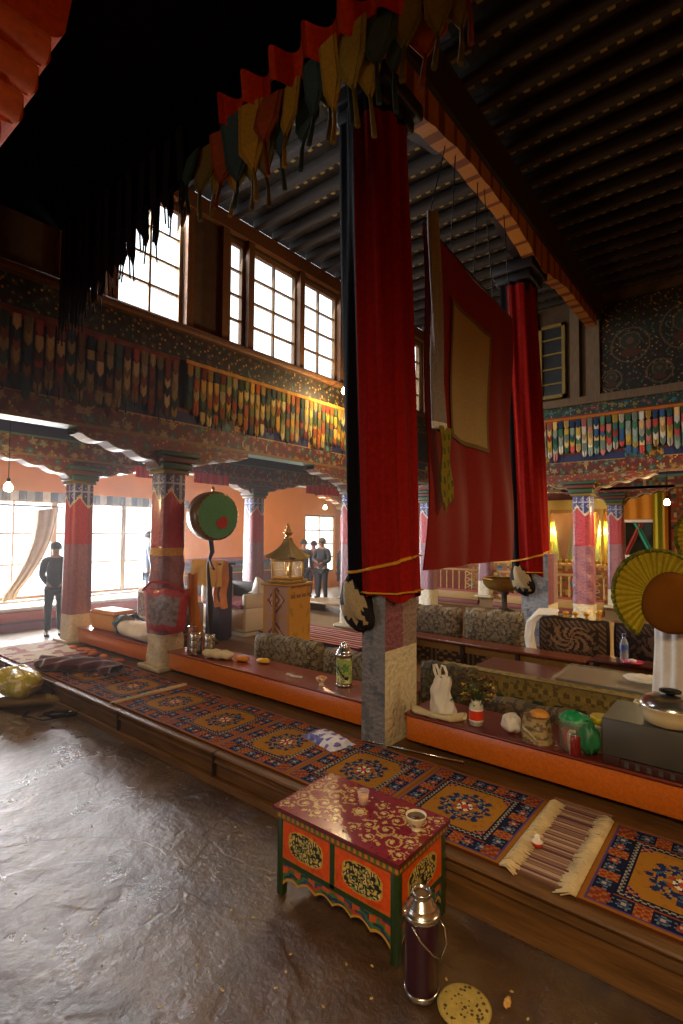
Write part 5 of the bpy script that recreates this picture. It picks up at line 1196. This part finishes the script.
def cabinet(x0,x1,label,door=True,glow=True):
    y=12.6; t=thing('shrine_cabinet',label,'cabinet',((x0+x1)/2,y,0),0,'golden shrine cabinets'); h=(x1-x0)/2
    mb=MB(); mb.pbox(-h,h,-.05,.6,0,.9,.06,lambda f,u,v:floral(u,v,'#a0561c',[GOLD,TEAL,'#c8a04c'],5,8),'xXyY'); mb.box(-h-.02,h+.02,-.12,.6,.9,.95,'#c8963c'); mb.build('altar_base',PAINT(),t)
    mb=MB(); mb.box(-h,-h+.07,-.02,.6,.95,2.3,yc); mb.box(h-.07,h,-.02,.6,.95,2.3,yc); mb.box(-h,h,-.02,.6,2.2,2.42,yc); mb.box(-h,h,.55,.6,.95,2.3,'#b87c1c'); mb.box(-h+.07,h-.07,0,.03,2.12,2.2,'#c8902c')
    mb.box(-.03,.03,-.02,.02,.95,2.2,'#d8a838'); mb.build('frame',PAINT(),t)
    mb=MB(); mb.box(-h+.07,h-.07,.015,.02,.95,2.2); mb.build('glass_front',glassy('cabinet_glass','#fff0c8',.10,.05),t)
    # seated gilt figures with silk scarves inside
    n=max(1,int(2*h/.5))
    for k in range(n):
        x=-h+2*h*(k+.5)/n; mb=MB(); mb.lathe([(.17,.97),(.2,1.03),(.16,1.10),(.19,1.2),(.12,1.36),(.14,1.5),(.05,1.56),(.075,1.66),(.05,1.74),(.03,1.80),(.008,1.86)],20,c=(x,.3),col='#b8861c'); mb.build('gilt_figure',LACQ(),t)
        mb=MB(); mb.grid(10,16,lambda u,v:(x+(-.2+.4*u)*(1-.6*v),.10+.02*math.sin(u*9),1.02+.9*v),lambda u,v:lin('#b8a01c') if .3<u<.7 else lin('#8a9a3c')); mb.grid(10,16,lambda u,v:(x+(.2-.4*u)*(1-.6*v),.11+.02*math.sin(u*9),1.02+.9*v),lambda u,v:lin('#b8a01c')); mb.build('silk_scarf',CLOTH(),t)
    mb=MB()
    for k in range(int(2*h/.14)): x=-h+.12+k*.14; mb.lathe([(.02,.95),(.028,.96),(.01,.98),(.035,1.02),(.038,1.05),(.03,1.05)],10,c=(x,-.06),col='#c8a03c')
    f=mb.build('offering_bowls',LACQ(),t); f['kind']='stuff'
    if glow: l=point('cabinet_lamp',(0,.06,1.7),120,(1,.80,.36),.05); l.parent=t
    return t
cabinet(-5.9,-4.75,'golden glass-fronted shrine cabinet seen between the banner and second red pillar')
cabinet(-4.70,-3.02,'golden glass-fronted shrine cabinet right of the second red pillar')
cabinet(-2.98,-2.45,'narrow golden shrine cabinet right of the glossy pink column')
t=thing('shrine_niche','white-framed niche with crossed green and red silks left of the hanging bulb','niche',(-2.0,12.5,0))
mb=MB(); mb.box(-.42,.42,0,.5,0,1.1,'#a0442c'); mb.build('altar_base',PAINT(),t)
mb=MB(); mb.box(-.35,-.29,-.02,.3,1.1,1.95,'#d8d0b8'); mb.box(.29,.35,-.02,.3,1.1,1.95,'#d8d0b8'); mb.box(-.35,.35,-.02,.3,1.89,1.95,'#d8d0b8'); mb.box(-.35,.35,.28,.3,1.1,1.95,'#2c3024'); mb.build('frame',PAINT(),t)
for s,c in ((1,'#3c9a7c'),(-1,'#9a3c34')):
    mb=MB(); mb.grid(8,20,lambda u,v:(s*(-.05+.32*v+.1*(u-.5)),.0+.02*math.sin(u*9),1.87-.72*v),lambda u,v:lin(c)); mb.grid(8,20,lambda u,v:(s*(-.05+.32*v+.1*(.5-u)),.012+.02*math.sin(u*9),1.87-.72*v),lambda u,v:lin(c)); mb.build('silk_drape',CLOTH(),t)
mb=MB(); mb.bbox(-.3,.4,-.1,.1,1.1,1.2,.04); mb.build('altar_cloth',white_cloth,t)
mb=MB(); mb.grid(30,20,lambda u,v:(.78*u+.0,.02*math.sin(u*20),.66*v),lambda u,v:lin('#c87c1c')); mb.grid(30,20,lambda u,v:(.78*(1-u),.01+.02*math.sin((1-u)*20),.66*v),lambda u,v:lin('#c87c1c')); tag(mb.build('silk_hanging',CLOTH(),None,(-2.42,12.2,1.95)),'plain orange silk panel hanging above the white-framed niche','hanging')
mb=MB(); mb.grid(16,30,lambda u,v:(.26*u,.03*math.sin(u*14),1.75*v),lambda u,v:lin(['#b8a428','#8a8a20','#c8862c'][int(u*3)%3])); mb.grid(16,30,lambda u,v:(.26*(1-u),.01+.03*math.sin((1-u)*14),1.75*v),lambda u,v:lin('#a8942c')); tag(mb.build('silk_hanging',CLOTH(),None,(-1.68,12.15,1.3)),'yellow-green pleated silk strip hanging left of the floral red wall','hanging')
mb=MB(); mb.pbox(-1.45,2.2,12.9,12.95,.0,3.0,.05,lambda f,u,v:floral(u,v,'#b8563c',[CREAM,'#d89a6c','#e0c8a0',TEAL],8,6,.2),'yx'); mb.box(-1.44,2.2,12.91,12.95,0,3.0,'#8a3a24'); struct('trim_20',mb,PAINT())
t=thing('brass_basin','large round brass offering basin on a stand before the railing','basin',(-3.66,9.3,.2))
mb=MB(); mb.lathe([(.12,.36),(.3,.42),(.37,.50),(.39,.60),(.41,.61),(.37,.60),(.34,.52),(.001,.46)],36,cap=False); mb.build('bowl',brass,t)
mb=MB(); mb.lathe([(.2,0),(.16,.03),(.05,.08),(.05,.3),(.12,.37)],20); mb.build('stand',dark_wood,t)
# ================================================================== PEOPLE
def skinned(name,J,E,m,parent,root=0,sub=2):
    me=bpy.data.meshes.new(name); me.from_pydata([tuple(Vector(j[0])*K) for j in J],E,[]); o=bpy.data.objects.new(name,me); COL.objects.link(o); o.parent=parent
    sk=o.modifiers.new('skin','SKIN'); sk.use_smooth_shade=True
    if not me.skin_vertices: me.attributes  # layer comes with the modifier below
    if not me.skin_vertices:
        import bmesh
        bm=bmesh.new(); bm.from_mesh(me); bm.verts.layers.skin.verify(); bm.to_mesh(me); bm.free()
    for k,j in enumerate(J):
        r=j[1]*K; sv=me.skin_vertices[0].data[k]; sv.radius=(r,(j[2] if len(j)>2 else j[1])*K); sv.use_root=(k==root)
    s=o.modifiers.new('sub','SUBSURF'); s.levels=sub; s.render_levels=sub
    me.materials.append(m); return o
skin=mat('skin','#8a5c44',.6,var=.1)
def person(loc,Ht,rz,label,jacket,trouser,hair,pose='stand',hat=None):
    t=thing('person',label,'person',loc,rz,None); s=Ht/1.7
    V=lambda x,y,z:(x*s,y*s,z*s)
    sw=.03 if pose=='stand' else .10
    # joints: y- is the facing direction
    if pose=='arms_back': AL=[(-.18,0,1.40),(-.22,.05,1.12),(-.10,.15,.92)]; AR=[(.18,0,1.40),(.22,.05,1.12),(.08,.16,.94)]
    elif pose=='fold': AL=[(-.19,0,1.40),(-.25,-.03,1.14),(-.09,-.2,1.12)]; AR=[(.19,0,1.40),(.25,-.03,1.14),(.09,-.2,1.06)]
    else: AL=[(-.19,0,1.40),(-.25,0,1.12),(-.25,-.07,.87)]; AR=[(.19,0,1.40),(.25,0,1.12),(.25,-.05,.87)]
    body=[(V(0,0,.94),.13*s,.10*s),(V(0,0,1.12),.12*s,.09*s),(V(0,0,1.32),.15*s,.10*s),(V(0,0,1.42),.09*s),(V(0,-.01,1.50),.052*s),(V(0,-.02,1.56),.062*s,.07*s),(V(0,-.03,1.63),.075*s,.088*s),(V(0,-.015,1.69),.05*s,.06*s)]
    E=[(0,1),(1,2),(2,3),(3,4),(4,5),(5,6),(6,7)]
    def add(p,r,par,r2=None): body.append((V(*p),r*s,(r2 or r)*s)); E.append((par,len(body)-1)); return len(body)-1
    for A,sg in ((AL,-1),(AR,1)):
        a=add(A[0],.055,3); b=add(A[1],.042,a); c=add(A[2],.028,b,.024)
        d=Vector(A[2])-Vector(A[1]); d.normalize(); w=Vector(A[2])+d*.06; h=add(tuple(w),.03,c,.014)
        side=d.cross(Vector((sg,0,0))).normalized() if abs(d.x)<.9 else Vector((0,1,0)); 
        for q,(off,ln) in enumerate(((-.026,.06),(-.009,.075),(.009,.07),(.026,.055))):
            k1=w+side*off+d*.035; k2=k1+d*ln*.5+Vector((-sg*.008,0,0)); k3=k2+d*ln*.45+Vector((-sg*.018,0,0)); f1=add(tuple(k1),.0088,h); f2=add(tuple(k2),.008,f1); add(tuple(k3),.0065,f2)
        th=Vector(A[2])+d*.03+side*-.035; t1=add(tuple(th),.010,c); add(tuple(th+d*.04+side*-.012),.008,t1)
    for sg in (-1,1):
        a=add((sg*.09,0,.88),.085,0); b=add((sg*.10,-.01*sg,.50),.055,a); c=add((sg*.11,.02*sg*sw*10,.09),.036,b); add((sg*.12,-.10+.02*sg,.035),.032,c,.028)
    skinned('body',body,E,skin,t)
    jm=mat('cloth_'+jacket[1:],jacket,.85,var=.2,sheen=.2); tm=mat('cloth_'+trouser[1:],trouser,.85,var=.2)
    J=[(V(0,0,.84),.165*s,.125*s),(V(0,0,1.1),.155*s,.12*s),(V(0,0,1.32),.175*s,.125*s),(V(0,0,1.43),.10*s,.085*s),(V(0,-.005,1.475),.07*s)]; EJ=[(0,1),(1,2),(2,3),(3,4)]
    for A in (AL,AR):
        J+= [(V(*A[0]),.075*s),(V(*A[1]),.062*s),(tuple(Vector(V(*A[1])).lerp(Vector(V(*A[2])),.93)),.046*s)]; n=len(J); EJ+=[(3,n-3),(n-3,n-2),(n-2,n-1)]
    skinned('jacket',J,EJ,jm,t)
    Q=[(V(0,0,.92),.14*s,.115*s)]; EQ=[]
    for sg in (-1,1):
        Q+=[(V(sg*.09,0,.84),.10*s),(V(sg*.10,-.01*sg,.50),.074*s),(V(sg*.11,.02*sg*sw*10,.07),.056*s)]; n=len(Q); EQ+=[(0,n-3),(n-3,n-2),(n-2,n-1)]
    skinned('trousers',Q,EQ,tm,t)
    for sg in (-1,1):
        mb=MB(); mb.bbox(-.045*s,.045*s,-.17*s,.09*s,0,.075*s,.03*s,None,3,T=lambda p,sg=sg:(p[0]+sg*.115*s,p[1]+.02*sg*s,p[2]*(1.0 if p[1]>-.05 else .75))); mb.build('shoe',iron,t)
    mb=MB()
    def hf(u,v):
        a=2*PI*u; p=PI*.62*v; r=.098*s; return (r*math.sin(p)*math.cos(a),-.01*s+1.15*r*math.sin(p)*math.sin(a)*1.0+.012*s*(1 if math.sin(a)>0 else -0.2),1.645*s+1.12*r*math.cos(p)*(1 if math.sin(a)>-.3 or v<.5 else .75))
    mb.grid(28,14,hf,None,True,True); mb.build('hair' if not hat else 'cap',mat('hair_'+hair[1:],hair,.9,var=.2),t)
    # face: nose, eyes, mouth, ears
    mb=MB(); mb.lathe([(.004*s,0),(.014*s,.006*s),(.009*s,.026*s),(.004*s,.036*s)],8,T=lambda p:(p[0],-.122*s+p[1]*.8,1.585*s+p[2])); 
    for sg in (-1,1): mb.lathe([(.004*s,-.006*s),(.016*s,.0),(.012*s,.03*s),(.004*s,.038*s)],8,T=lambda p,sg=sg:(sg*.088*s+p[0]*.5,-.02*s+p[1],1.585*s+p[2]))
    mb.build('nose_and_ears',skin,t)
    mb=MB()
    for sg in (-1,1): mb.lathe([(.002*s,-.006*s),(.011*s,0),(.002*s,.006*s)],8,T=lambda p,sg=sg:(sg*.034*s+p[0],-.112*s+p[1]*.5,1.625*s+p[2]))
    mb.build('eyes',iron,t)
    mb=MB(); mb.tube([(-.025*s,-.108*s,1.56*s),(0,-.116*s,1.557*s),(.025*s,-.108*s,1.56*s)],.004*s,6); mb.build('mouth',mat('lips','#6a3430',.6),t)
    return t
person((-8.52,3.50,0),1.40,math.radians(70),'person in dark cap, jacket and trousers standing beside the leftmost column','#20242c','#181b24','#2a2c30','arms_back',hat=True)
person((-8.95,5.36,0),1.58,math.radians(150),'person in blue-grey clothes standing against the big window, half behind the wrapped column','#5c6a84','#4c5870','#3a342e','fold')
person((-8.45,9.05,0),1.42,math.radians(60),'person with dark hair and dark blue jacket, leftmost of the standing group','#1f2a40','#1a2030','#1a1412','stand')
person((-8.75,9.75,0),1.38,math.radians(20),'person in red clothes partly hidden in the middle of the standing group','#7c2c34','#3a2028','#1c1614','stand')
person((-7.95,9.15,0),1.46,math.radians(10),'tallest person in black clothes, right of centre in the standing group','#171a24','#12141c','#30302e','fold')
person((-7.78,9.75,0),1.40,math.radians(-20),'person in dark clothes at the right end of the standing group, by the thin column','#22242e','#1c1e28','#16120f','stand')
